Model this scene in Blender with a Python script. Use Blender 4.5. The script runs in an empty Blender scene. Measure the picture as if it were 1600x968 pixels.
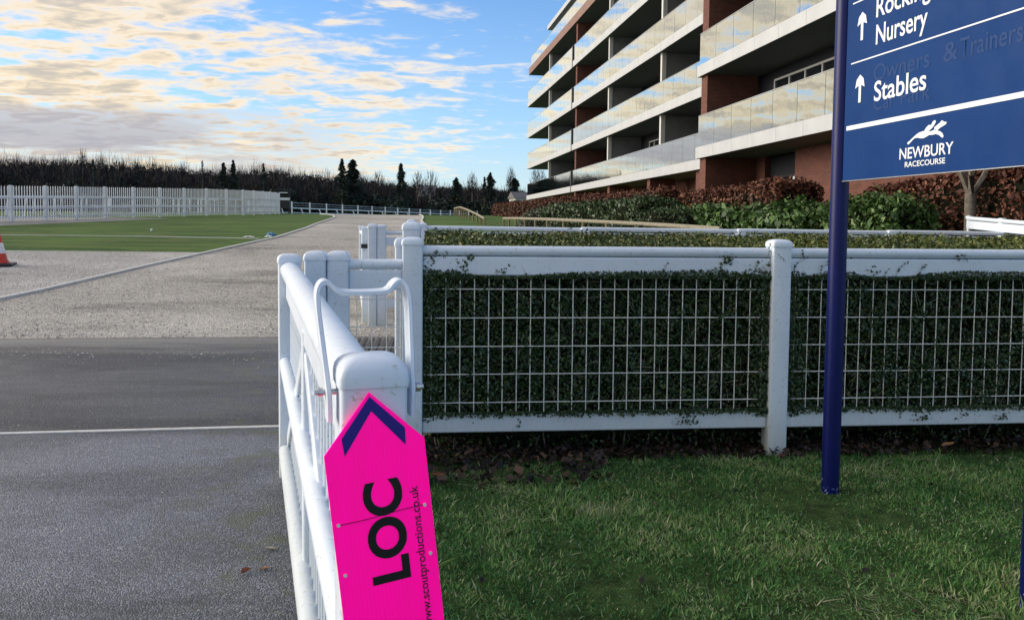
import bpy, bmesh, math, random
import numpy as np
from mathutils import Vector, Matrix
random.seed(5)
rng = np.random.default_rng(7)
SC = bpy.context.scene
COL = SC.collection

# ------------------------------------------------------------------ camera
P = math.atan(63 / 1200); R = 0.010
cp, sp, cr, sr = math.cos(P), math.sin(P), math.cos(R), math.sin(R)
cam_d = bpy.data.cameras.new("camera")
cam = bpy.data.objects.new("camera", cam_d); COL.objects.link(cam)
right = Vector((cr, sr * sp, sr * cp)); up = Vector((-sr, cr * sp, cr * cp)); fwd = Vector((0, cp, -sp))
M = Matrix((right, up, -fwd)).transposed().to_4x4(); M.translation = (0, 0, 1.5)
cam.matrix_world = M
cam_d.sensor_width = 36; cam_d.lens = 27; cam_d.shift_y = -71 / 1600
cam_d.clip_start = 0.02; cam_d.clip_end = 6000
SC.camera = cam

# ------------------------------------------------------------------ light
SUN_EL, SUN_AZ = math.radians(18), math.radians(-83)      # azimuth from +Y, negative = left
sun_vec = Vector((math.sin(SUN_AZ) * math.cos(SUN_EL), math.cos(SUN_AZ) * math.cos(SUN_EL), math.sin(SUN_EL)))
sd = bpy.data.lights.new("sun", 'SUN'); sd.energy = 1.15; sd.angle = math.radians(40); sd.color = (1.0, 0.93, 0.84)
so = bpy.data.objects.new("sun", sd); COL.objects.link(so)
so.rotation_euler = (-sun_vec).to_track_quat('-Z', 'Y').to_euler(); so.location = (-20, 10, 30)

W = bpy.data.worlds.new("World"); SC.world = W; W.use_nodes = True
nt = W.node_tree; nt.nodes.clear()
class NG:
    """tiny helper to write node graphs as expressions"""
    def __init__(s, nt): s.nt = nt
    def n(s, t, **k):
        x = s.nt.nodes.new(t)
        for a, b in k.items(): setattr(x, a, b)
        return x
    def put(s, sock, v):
        if v is None: return
        if isinstance(v, bpy.types.NodeSocket): s.nt.links.new(v, sock)
        else: sock.default_value = v
    def m(s, op, a, b=None, c=None, clamp=False):
        x = s.n('ShaderNodeMath', operation=op); x.use_clamp = clamp
        s.put(x.inputs[0], a); s.put(x.inputs[1], b); s.put(x.inputs[2], c); return x.outputs[0]
    def ss(s, v, a, b, lo=0.0, hi=1.0):
        x = s.n('ShaderNodeMapRange', interpolation_type='SMOOTHSTEP')
        s.put(x.inputs[0], v); s.put(x.inputs[1], a); s.put(x.inputs[2], b); s.put(x.inputs[3], lo); s.put(x.inputs[4], hi); return x.outputs[0]
    def noise(s, vec, scale, detail=4, rough=.55, dist=0, w=None):
        x = s.n('ShaderNodeTexNoise')
        if vec is not None: s.put(x.inputs['Vector'], vec)
        x.inputs['Scale'].default_value = scale; x.inputs['Detail'].default_value = detail
        x.inputs['Roughness'].default_value = rough; x.inputs['Distortion'].default_value = dist
        return x.outputs['Fac']
    def mix(s, f, a, b, bt='MIX'):
        x = s.n('ShaderNodeMix', data_type='RGBA', blend_type=bt)
        def c(v): return v if isinstance(v, bpy.types.NodeSocket) else (tuple(v) + (1,) if len(v) == 3 else v)
        s.put(x.inputs[0], f); s.put(x.inputs[6], c(a)); s.put(x.inputs[7], c(b)); return x.outputs[2]
    def mapping(s, vec, scale=(1, 1, 1), rot=(0, 0, 0), loc=(0, 0, 0)):
        x = s.n('ShaderNodeMapping'); s.put(x.inputs[0], vec)
        x.inputs['Scale'].default_value = scale; x.inputs['Rotation'].default_value = rot; x.inputs['Location'].default_value = loc
        return x.outputs[0]
    def ramp(s, f, stops):
        x = s.n('ShaderNodeValToRGB'); s.put(x.inputs[0], f)
        e = x.color_ramp.elements
        e[0].position, e[0].color = stops[0][0], tuple(stops[0][1]) + (1,)
        e[1].position, e[1].color = stops[-1][0], tuple(stops[-1][1]) + (1,)
        for p, c in stops[1:-1]:
            q = e.new(p); q.color = tuple(c) + (1,)
        return x.outputs[0]

g = NG(nt)
tc = g.n('ShaderNodeTexCoord').outputs['Generated']
sep = g.n('ShaderNodeSeparateXYZ'); nt.links.new(tc, sep.inputs[0])
dx, dy, dz = sep.outputs
sky = g.n('ShaderNodeTexSky', sky_type='NISHITA', sun_disc=False)
sky.sun_elevation = SUN_EL; sky.sun_rotation = SUN_AZ; sky.air_density = 1.0; sky.dust_density = 0.5; sky.ozone_density = 3.0
SKY_K = 0.057
zc = g.m('ADD', g.m('MAXIMUM', dz, 0.0), 0.11)
cx = g.m('DIVIDE', dx, zc); cy = g.m('DIVIDE', dy, zc)
comb = g.n('ShaderNodeCombineXYZ'); g.put(comb.inputs[0], cx); g.put(comb.inputs[1], cy); g.put(comb.inputs[2], 0.3)
pv0 = comb.outputs[0]
pv = g.mapping(pv0, rot=(0, 0, math.radians(-30)), scale=(1.0, 1.38, 1))
big = g.noise(pv, 0.55, 3, .5)
med = g.noise(pv, 4.9, 8, .55, .5)
fine = g.noise(pv, 13.0, 4, .6, .3)
rip = g.noise(g.mapping(pv0, rot=(0, 0, math.radians(25)), scale=(1.1, 2.6, 1)), 3.0, 3, .5)
dens = g.m('ADD', g.m('ADD', g.m('ADD', g.m('MULTIPLY', big, 0.26), g.m('MULTIPLY', med, 0.46)), g.m('MULTIPLY', fine, 0.14)), g.m('MULTIPLY', rip, .12))
hl = g.m('ADD', g.m('SQRT', g.m('ADD', g.m('MULTIPLY', dx, dx), g.m('MULTIPLY', dy, dy))), 0.001)
side = g.m('DIVIDE', g.m('ADD', g.m('MULTIPLY', dx, .97), g.m('MULTIPLY', dy, -.10)), hl)   # -1 towards the left
back = g.ss(g.m('DIVIDE', dy, hl), -0.15, -0.7)
az = g.ss(side, -0.62, 0.05)                     # 0 = left, 1 = right
# altocumulus field thinning out to the right, towards the zenith on the right; more cloud added behind, unseen, to brighten the foreground
edge = g.m('ADD', g.m('MULTIPLY', az, 0.162), g.m('MULTIPLY', back, -.09))
low_clear = g.m('MULTIPLY', g.ss(dz, 0.10, 0.02), g.m('MULTIPLY', az, .03))
thr = g.m('ADD', g.m('ADD', edge, low_clear), 0.418)
dd = g.m('SUBTRACT', dens, thr)
alpha = g.ss(dd, -0.045, 0.085)
thick = g.ss(dd, 0.035, 0.15)
sdot = g.n('ShaderNodeVectorMath', operation='DOT_PRODUCT'); nt.links.new(tc, sdot.inputs[0]); sdot.inputs[1].default_value = sun_vec
near_sun = g.m('MAXIMUM', g.ss(sdot.outputs['Value'], 0.25, 0.9), g.m('MULTIPLY', g.ss(side, .10, -.50), g.ss(dz, .60, .08)))
lit = g.mix(near_sun, (0.31, 0.288, 0.262), (0.36, 0.287, 0.185))
shade_c = g.mix(near_sun, (0.155, 0.163, 0.185), (0.175, 0.158, 0.135))
cloud = g.mix(g.m('MULTIPLY', thick, 0.85), lit, shade_c)
bank = g.m('MULTIPLY', g.ss(g.noise(g.mapping(tc, scale=(1.8, 1.8, 15)), 1.5, 6, .6), 0.38, 0.56), g.m('MULTIPLY', g.ss(dz, 0.09, 0.19, 1.0, 0.0), g.ss(side, -0.20, -0.50)))
cloud2 = g.mix(g.m('MULTIPLY', bank, 0.85), cloud, (0.135, 0.135, 0.16))
skyk0 = g.mix(1.0, sky.outputs[0], (SKY_K * .56, SKY_K * .92, SKY_K * 1.25), 'MULTIPLY')
skyk = g.mix(g.ss(dz, 0.02, 0.42, 0.42, 0.0), skyk0, (0.235, 0.29, 0.325))
hz = g.mix(g.m('MULTIPLY', g.ss(dz, 0.0, 0.15, 1.0, 0.0), g.m('MULTIPLY_ADD', az, -0.30, 0.60)), skyk, (0.30, 0.28, 0.24))
final = g.mix(g.m('MAXIMUM', g.m('MULTIPLY', alpha, 0.95), g.m('MULTIPLY', bank, .9)), hz, cloud2)
bg = g.n('ShaderNodeBackground'); nt.links.new(final, bg.inputs[0]); bg.inputs[1].default_value = 1.0
ow = g.n('ShaderNodeOutputWorld'); nt.links.new(bg.outputs[0], ow.inputs[0])
W.cycles.sampling_method = 'MANUAL'; W.cycles.sample_map_resolution = 512
SC.view_settings.view_transform = 'Standard'; SC.view_settings.look = 'None'
SC.view_settings.exposure = 1.7; SC.view_settings.gamma = 1.0
SC.cycles.max_bounces = 6; SC.cycles.transparent_max_bounces = 12

# ------------------------------------------------------------------ materials
def mat(name, col=(.5, .5, .5), rough=.6, metal=0.0, var=0.0, vscale=8.0, bump=0.0, bscale=60.0, spec=0.5, build=None, coat=0.0):
    m = bpy.data.materials.new(name); m.use_nodes = True
    t = m.node_tree; b = t.nodes['Principled BSDF']; q = NG(t)
    b.inputs['Base Color'].default_value = tuple(col) + (1,)
    b.inputs['Roughness'].default_value = rough; b.inputs['Metallic'].default_value = metal
    b.inputs['Specular IOR Level'].default_value = spec
    if coat: b.inputs['Coat Weight'].default_value = coat; b.inputs['Coat Roughness'].default_value = .08
    oc = q.n('ShaderNodeTexCoord').outputs['Object']
    if var:
        f = q.noise(oc, vscale, 6, .6)
        c = q.mix(q.ss(f, .3, .7), tuple(x * (1 - var) for x in col), tuple(min(1, x * (1 + var)) for x in col))
        t.links.new(c, b.inputs['Base Color'])
    if bump:
        bp = q.n('ShaderNodeBump'); bp.inputs['Strength'].default_value = bump; bp.inputs['Distance'].default_value = .01
        t.links.new(q.noise(oc, bscale, 5, .6), bp.inputs['Height']); t.links.new(bp.outputs[0], b.inputs['Normal'])
    if build: build(q, t, b, oc)
    return m

def b_white(q, t, b, oc):
    f = q.noise(oc, 3.0, 6, .65); s = q.noise(q.mapping(oc, scale=(9, 9, 1.4)), 4, 6, .7)
    pw = q.n('ShaderNodeNewGeometry').outputs['Position']
    sx = q.n('ShaderNodeSeparateXYZ'); t.links.new(pw, sx.inputs[0])
    splash = q.ss(q.m('ADD', sx.outputs[2], q.m('MULTIPLY', s, .35)), .15, .62, 1.0, 0.0)   # mud splashed up from the soil
    c = q.mix(q.ss(f, .35, .75), (.74, .815, .91), (.68, .75, .84))
    c = q.mix(q.m('MULTIPLY', q.ss(s, .56, .80), .55), c, (.50, .50, .40))
    c = q.mix(q.m('MULTIPLY', q.ss(q.noise(oc, 45, 4, .7), .58, .70), .6), c, (.32, .36, .25))
    c = q.mix(q.m('MULTIPLY', splash, .5), c, (.36, .38, .28))
    t.links.new(c, b.inputs['Base Color'])
    t.links.new(q.ss(f, .3, .7, .28, .45), b.inputs['Roughness'])
    bp = q.n('ShaderNodeBump'); bp.inputs['Strength'].default_value = .08; bp.inputs['Distance'].default_value = .01
    t.links.new(q.noise(oc, 22, 4, .5), bp.inputs['Height']); t.links.new(bp.outputs[0], b.inputs['Normal'])
WHITE = mat("white_pvc", rough=.35, build=b_white)
WIRE = mat("coated_wire", (.80, .79, .75), .5, 0, var=.2, vscale=30)
FARWHITE = mat("white_paint_far", (.74, .76, .78), .5, var=.08, vscale=2)
STEEL = mat("steel", (.6, .6, .6), .3, .9, var=.1, vscale=90)
BLACK = mat("black_plastic", (.02, .02, .02), .5, var=.2)

def attr_mat(name, stops, rough=.55, spec=.3, trans=0.0, var=(0.0, 1.0)):
    def bld(q, t, b, oc):
        a = q.n('ShaderNodeAttribute', attribute_name='rnd').outputs['Fac']
        c = q.ramp(a, stops)
        if var[0]:
            f = q.noise(oc, var[1], 4, .6)
            c = q.mix(q.m('MULTIPLY', q.ss(f, .35, .7), var[0]), c, q.mix(1.0, c, (1.9, 1.7, .9), 'MULTIPLY'))
        t.links.new(c, b.inputs['Base Color'])
        if trans:
            b.inputs['Subsurface Weight'].default_value = 0
            tr = q.n('ShaderNodeBsdfTranslucent'); t.links.new(c, tr.inputs[0])
            mx = q.n('ShaderNodeMixShader'); mx.inputs[0].default_value = trans
            t.links.new(b.outputs[0], mx.inputs[1]); t.links.new(tr.outputs[0], mx.inputs[2])
            t.links.new(mx.outputs[0], t.nodes['Material Output'].inputs[0])
    return mat(name, rough=rough, spec=spec, build=bld)
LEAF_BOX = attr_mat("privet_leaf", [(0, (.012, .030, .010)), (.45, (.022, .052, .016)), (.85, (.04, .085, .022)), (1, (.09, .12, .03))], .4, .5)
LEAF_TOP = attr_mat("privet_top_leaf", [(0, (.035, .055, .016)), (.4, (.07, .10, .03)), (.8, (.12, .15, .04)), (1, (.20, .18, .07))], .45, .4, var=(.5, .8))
BEECH = attr_mat("beech_leaf", [(0, (.045, .018, .012)), (.5, (.10, .035, .022)), (.85, (.17, .065, .038)), (1, (.26, .13, .075))], .6, .25)
LAUREL = attr_mat("laurel_leaf", [(0, (.022, .05, .014)), (.5, (.05, .11, .025)), (.85, (.10, .18, .045)), (1, (.20, .26, .11))], .5, .35)
LOWGREEN = attr_mat("clipped_leaf", [(0, (.015, .035, .012)), (.6, (.035, .07, .02)), (1, (.08, .12, .04))], .45, .4)
GREYGREEN = attr_mat("grey_leaf", [(0, (.06, .075, .05)), (1, (.16, .19, .13))], .6, .3)
GRASSB = attr_mat("grass_blade", [(0, (.030, .115, .028)), (.3, (.085, .24, .06)), (.6, (.17, .33, .09)), (.82, (.29, .41, .15)), (.93, (.42, .44, .24)), (1, (.60, .57, .40))], .45, .35, trans=.2)
LITTER = attr_mat("leaf_litter", [(0, (.008, .006, .006)), (.55, (.026, .017, .015)), (.88, (.06, .036, .028)), (1, (.16, .09, .055))], .6, .3)
STONES = attr_mat("gravel_stone", [(0, (.12, .11, .10)), (.5, (.38, .35, .31)), (1, (.68, .65, .60))], .7, .3)
TWIG = attr_mat("winter_twig", [(0, (.014, .013, .013)), (.6, (.036, .031, .030)), (1, (.085, .072, .066))], .8, .1)
CONIFER = attr_mat("conifer_needles", [(0, (.014, .022, .019)), (.7, (.028, .042, .032)), (1, (.055, .07, .048))], .7, .2)  # needle tones lightened to put distance haze into the colour
PALETW = attr_mat("pale_twig", [(0, (.06, .07, .04)), (.6, (.16, .16, .10)), (1, (.34, .32, .24))], .8, .1)
CORE = mat("hedge_core", (.012, .013, .008), .95, var=.4, spec=.05)
BARK = mat("bark", (.13, .11, .09), .85, var=.35, vscale=14, bump=.8, bscale=30)

def b_asphalt(dark, patch):
    def f(q, t, b, oc):
        v = q.n('ShaderNodeTexVoronoi'); t.links.new(oc, v.inputs['Vector']); v.inputs['Scale'].default_value = 150
        v2 = q.n('ShaderNodeTexVoronoi'); t.links.new(oc, v2.inputs['Vector']); v2.inputs['Scale'].default_value = 110
        sc = q.n('ShaderNodeSeparateColor'); t.links.new(v.outputs['Color'], sc.inputs[0])
        sc2 = q.n('ShaderNodeSeparateColor'); t.links.new(v2.outputs['Color'], sc2.inputs[0])
        c = q.ramp(sc.outputs[0], [(0, tuple(x * .45 for x in dark)), (.6, dark), (1, tuple(x * 2.1 for x in dark))])
        c = q.mix(q.m('MULTIPLY', q.ss(sc2.outputs[1], .95, .98), .6), c, (.26, .26, .25))
        big = q.noise(q.mapping(oc, scale=(.55, 1.5, 1)), .55, 6, .62, .4); c = q.mix(q.ss(big, .38, .66), c, q.mix(1.0, c, (patch,) * 3, 'MULTIPLY'))
        stain = q.noise(q.mapping(oc, scale=(.8, 1.9, 1)), 1.1, 6, .68, .8)
        c = q.mix(q.m('MULTIPLY', q.ss(stain, .52, .66), .55), c, q.mix(1.0, c, (.42, .42, .45), 'MULTIPLY'))
        sx = q.n('ShaderNodeSeparateXYZ'); t.links.new(oc, sx.inputs[0])
        gate = q.m('ADD', sx.outputs[0], q.m('MULTIPLY', sx.outputs[1], .339))        # distance left of the gate line
        moss = q.m('MULTIPLY', q.ss(q.noise(oc, 3.2, 6, .7), .47, .62), q.ss(gate, -.75, .15))
        c = q.mix(q.m('MULTIPLY', moss, .65), c, (.085, .095, .04))
        yy = q.m('SUBTRACT', sx.outputs[1], q.m('MULTIPLY', q.m('ADD', sx.outputs[0], 3.0), .1))
        dn = q.noise(q.mapping(oc, scale=(.5, 3, 1)), 1.4, 6, .65, .5)
        dust = q.m('MAXIMUM', q.m('MULTIPLY', q.ss(q.m('ADD', yy, q.m('MULTIPLY', dn, 1.6)), 9.4, 10.4), .75), q.m('MULTIPLY', q.ss(q.m('ABSOLUTE', q.m('ADD', yy, q.m('MULTIPLY_ADD', dn, .8, -9.15))), .22, .02), .35))
        c = q.mix(dust, c, (.26, .25, .23))
        t.links.new(c, b.inputs['Base Color'])
        t.links.new(q.ss(big, .35, .66, .60, .34), b.inputs['Roughness'])
        bp = q.n('ShaderNodeBump'); bp.inputs['Strength'].default_value = .9; bp.inputs['Distance'].default_value = .006
        h = q.m('ADD', q.m('MULTIPLY', v.outputs['Distance'], -1.0), q.m('MULTIPLY', q.noise(oc, 40, 4, .6), .8))
        t.links.new(h, bp.inputs['Height']); t.links.new(bp.outputs[0], b.inputs['Normal'])
    return f
ASPHALT = mat("asphalt_worn", rough=.55, build=b_asphalt((.080, .089, .110), 1.8))
ASPHALT2 = mat("asphalt_smooth", rough=.5, build=b_asphalt((.033, .038, .050), 1.4))
def b_gravel(c0, c1, c2):
    def f(q, t, b, oc):
        v = q.n('ShaderNodeTexVoronoi'); t.links.new(oc, v.inputs['Vector']); v.inputs['Scale'].default_value = 38
        sc = q.n('ShaderNodeSeparateColor'); t.links.new(v.outputs['Color'], sc.inputs[0])
        c = q.ramp(sc.outputs[0], [(0, c0), (.5, c1), (1, c2)])
        big = q.noise(q.mapping(oc, scale=(.35, 1, 1)), .8, 6, .62)
        c = q.mix(q.m('MULTIPLY', q.ss(big, .52, .66), .55), c, (.10, .09, .08))
        c = q.mix(q.m('MULTIPLY', q.ss(q.noise(oc, .35, 3, .5), .45, .7), .5), c, tuple(x * 1.1 for x in c2))
        t.links.new(c, b.inputs['Base Color'])
        bp = q.n('ShaderNodeBump'); bp.inputs['Strength'].default_value = 1.0; bp.inputs['Distance'].default_value = .02
        t.links.new(v.outputs['Distance'], bp.inputs['Height']); t.links.new(bp.outputs[0], b.inputs['Normal'])
    return f
GRAVEL = mat("gravel", rough=.8, build=b_gravel((.21, .19, .165), (.43, .40, .35), (.68, .64, .57)))
GRAVEL2 = mat("gravel_pale", rough=.8, build=b_gravel((.22, .21, .19), (.42, .40, .37), (.64, .62, .58)))
def b_grass(q, t, b, oc):
    f = q.noise(q.mapping(oc, scale=(.35, .7, 1)), .9, 8, .72); h = q.noise(oc, 9, 6, .75)
    c = q.mix(q.ss(f, .42, .58), (.026, .080, .012), (.080, .165, .026))
    c = q.mix(q.m('MULTIPLY', q.ss(q.noise(q.mapping(oc, scale=(.12, 1.4, 1)), 1.2, 5, .6), .42, .60), .8), c, (.12, .17, .035))
    c = q.mix(q.m('MULTIPLY', q.ss(q.noise(oc, .5, 7, .75), .53, .62), .6), c, (.13, .15, .05))
    c = q.mix(q.m('MULTIPLY', q.ss(h, .48, .72), .6), c, (.085, .15, .03))
    c = q.mix(q.m('MULTIPLY', q.ss(q.noise(oc, .23, 4, .6), .55, .75), .4), c, (.12, .12, .045))
    t.links.new(c, b.inputs['Base Color'])
    bp = q.n('ShaderNodeBump'); bp.inputs['Strength'].default_value = .9; bp.inputs['Distance'].default_value = .05
    t.links.new(h, bp.inputs['Height']); t.links.new(bp.outputs[0], b.inputs['Normal'])
GRASS = mat("mown_grass", rough=.8, spec=.15, build=b_grass)
SOIL = mat("dark_soil", (.030, .020, .016), .9, var=.5, vscale=12, bump=1, bscale=40, spec=.1)
TURF = mat("turf_base", (.045, .075, .022), .9, var=.5, vscale=9, bump=1, bscale=50, spec=.1)
MATTING = mat("rubber_matting", (.07, .065, .06), .7, var=.3, vscale=20, bump=.4)
CONC = mat("pale_concrete", (.62, .62, .60), .8, var=.15, vscale=18, bump=.3)
def b_pink(q, t, b, oc):
    # fluorescent board sends back more red light than falls on it (UV and blue turned to red): a reflectance above 1
    f = q.noise(q.mapping(oc, scale=(1, 1, .3)), 30, 4, .6)
    wv = q.n('ShaderNodeTexWave', wave_type='BANDS', bands_direction='X'); t.links.new(q.mapping(oc, rot=(0, math.radians(6.4), 0)), wv.inputs['Vector']); wv.inputs['Scale'].default_value = 42
    vm = q.n('ShaderNodeVectorMath', operation='SCALE'); t.links.new(q.mix(q.ss(f, .35, .75), (1.0, .001, .25), (.93, .002, .23)), vm.inputs[0]); vm.inputs['Scale'].default_value = 2.7
    d = q.n('ShaderNodeBsdfDiffuse'); t.links.new(vm.outputs[0], d.inputs[0])
    gl = q.n('ShaderNodeBsdfGlossy'); gl.inputs[0].default_value = (1, 1, 1, 1); gl.inputs[1].default_value = .35
    bp = q.n('ShaderNodeBump'); bp.inputs['Strength'].default_value = .12; bp.inputs['Distance'].default_value = .001
    t.links.new(wv.outputs['Fac'], bp.inputs['Height']); t.links.new(bp.outputs[0], d.inputs['Normal']); t.links.new(bp.outputs[0], gl.inputs['Normal'])
    mx = q.n('ShaderNodeMixShader'); mx.inputs[0].default_value = .02; t.links.new(d.outputs[0], mx.inputs[1]); t.links.new(gl.outputs[0], mx.inputs[2])
    t.links.new(mx.outputs[0], t.nodes['Material Output'].inputs[0])
PINK = mat("fluorescent_pink", (1, .002, .35), rough=.45, spec=.25, build=b_pink)
NAVY = mat("navy_print", (.022, .006, .24), .45, var=.05)
INK = mat("black_print", (.004, .004, .006), .5)
INK2 = mat("worn_black_print", (.10, .003, .045), .5, var=.4, vscale=60)
def b_blue(q, t, b, oc):
    f = q.noise(oc, 2.5, 5, .6)
    c = q.mix(q.ss(f, .35, .7), (.007, .040, .16), (.009, .048, .18))
    t.links.new(c, b.inputs['Base Color'])
    t.links.new(q.ss(q.noise(oc, 7, 4, .6), .3, .7, .22, .34), b.inputs['Roughness'])
PANEL = mat("blue_sign_face", rough=.25, spec=.12, build=b_blue)
POLE = mat("blue_pole_paint", (.001, .005, .085), .4, var=.12, vscale=20, spec=.3)
SCRATCH = mat("chipped_paint", (.16, .20, .36), .7, var=.4, vscale=60)
PRINT = mat("white_vinyl", (.80, .82, .84), .5)
GHOST = mat("ghost_lettering", (.013, .050, .168), .45, spec=.2)
CONE_O = mat("cone_red", (.62, .045, .02), .5, var=.2, vscale=20)
CONE_W = mat("cone_sleeve", (.8, .8, .8), .4, var=.1, vscale=20)
TIMBER = mat("weathered_timber", (.20, .16, .09), .8, var=.35, vscale=14, bump=.4)
TIMBER_T = mat("pale_timber", (.27, .24, .18), .8, var=.25, vscale=14, bump=.4)
TARP = mat("blue_plastic_sheet", (.02, .16, .36), .4, var=.3, vscale=30)
DARKP = mat("dark_stand_paint", (.02, .02, .025), .6, var=.3)
ROOFT = mat("roof_tile_far", (.14, .13, .13), .8, var=.2)
RENDERW = mat("far_render", (.45, .43, .40), .8, var=.1)

def b_brick(c1, c2, mortar):
    def f(q, t, b, oc):
        ge = q.n('ShaderNodeNewGeometry'); 
        s = q.n('ShaderNodeSeparateXYZ'); t.links.new(oc, s.inputs[0])
        cb = q.n('ShaderNodeCombineXYZ'); q.put(cb.inputs[0], q.m('ADD', s.outputs[0], s.outputs[1])); q.put(cb.inputs[1], s.outputs[2])
        br = q.n('ShaderNodeTexBrick'); t.links.new(cb.outputs[0], br.inputs['Vector'])
        br.inputs['Scale'].default_value = 1; br.inputs['Brick Width'].default_value = .225; br.inputs['Row Height'].default_value = .075
        br.inputs['Mortar Size'].default_value = .009; br.inputs['Bias'].default_value = 0
        br.inputs['Color1'].default_value = c1 + (1,); br.inputs['Color2'].default_value = c2 + (1,); br.inputs['Mortar'].default_value = mortar + (1,)
        c = q.mix(q.ss(q.noise(oc, 3, 4, .6), .3, .7), br.outputs['Color'], q.mix(1.0, br.outputs['Color'], (.78, .78, .8), 'MULTIPLY'))
        t.links.new(c, b.inputs['Base Color'])
        bp = q.n('ShaderNodeBump'); bp.inputs['Strength'].default_value = .6; bp.inputs['Distance'].default_value = .01; bp.invert = True
        t.links.new(br.outputs['Fac'], bp.inputs['Height']); t.links.new(bp.outputs[0], b.inputs['Normal'])
    return f
BRICK = mat("red_brick", rough=.85, build=b_brick((.145, .042, .028), (.20, .062, .04), (.15, .095, .075)))
FASCIA = mat("pale_fascia", (.52, .53, .54), .5, var=.06, vscale=1.2)
FASCIA_B = mat("brown_fascia", (.24, .13, .10), .6, var=.15, vscale=3)
SOFFIT = mat("soffit", (.125, .135, .135), .7, var=.08)
SCREEN = mat("grey_screen", (.20, .21, .22), .7, var=.1, vscale=3)
COLUMN = mat("pale_column", (.62, .62, .60), .6, var=.05)
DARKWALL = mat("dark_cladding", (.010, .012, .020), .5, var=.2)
FRAME = mat("window_frame", (.55, .55, .53), .5)
FRAME_D = mat("dark_frame", (.04, .04, .045), .4)
def b_glassw(q, t, b, oc):
    b.inputs['Base Color'].default_value = (.015, .018, .022, 1); b.inputs['Roughness'].default_value = .03; b.inputs['IOR'].default_value = 1.7
WGLASS = mat("window_glass", rough=.03, spec=.8, build=b_glassw)
GL = bpy.data.materials.new("balustrade_glass"); GL.use_nodes = True
t_ = GL.node_tree; t_.nodes.clear(); q_ = NG(t_)
oc_ = q_.n('ShaderNodeTexCoord').outputs['Object']
fr = q_.n('ShaderNodeFresnel'); fr.inputs[0].default_value = 1.55
bp_ = q_.n('ShaderNodeBump'); bp_.inputs['Strength'].default_value = .06; bp_.inputs['Distance'].default_value = .05
t_.links.new(q_.noise(oc_, 1.3, 2, .5), bp_.inputs['Height'])
tr_ = q_.n('ShaderNodeBsdfTransparent'); tr_.inputs[0].default_value = (.66, .76, .72, 1)
gs_ = q_.n('ShaderNodeBsdfGlossy'); gs_.inputs[0].default_value = (.93, .97, .93, 1); gs_.inputs[1].default_value = .03
t_.links.new(bp_.outputs[0], gs_.inputs['Normal'])
mx_ = q_.n('ShaderNodeMixShader'); t_.links.new(q_.m('MULTIPLY_ADD', fr.outputs[0], 1.3, .55, clamp=True), mx_.inputs[0])
t_.links.new(tr_.outputs[0], mx_.inputs[1]); t_.links.new(gs_.outputs[0], mx_.inputs[2])
o_ = q_.n('ShaderNodeOutputMaterial'); t_.links.new(mx_.outputs[0], o_.inputs[0])

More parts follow.
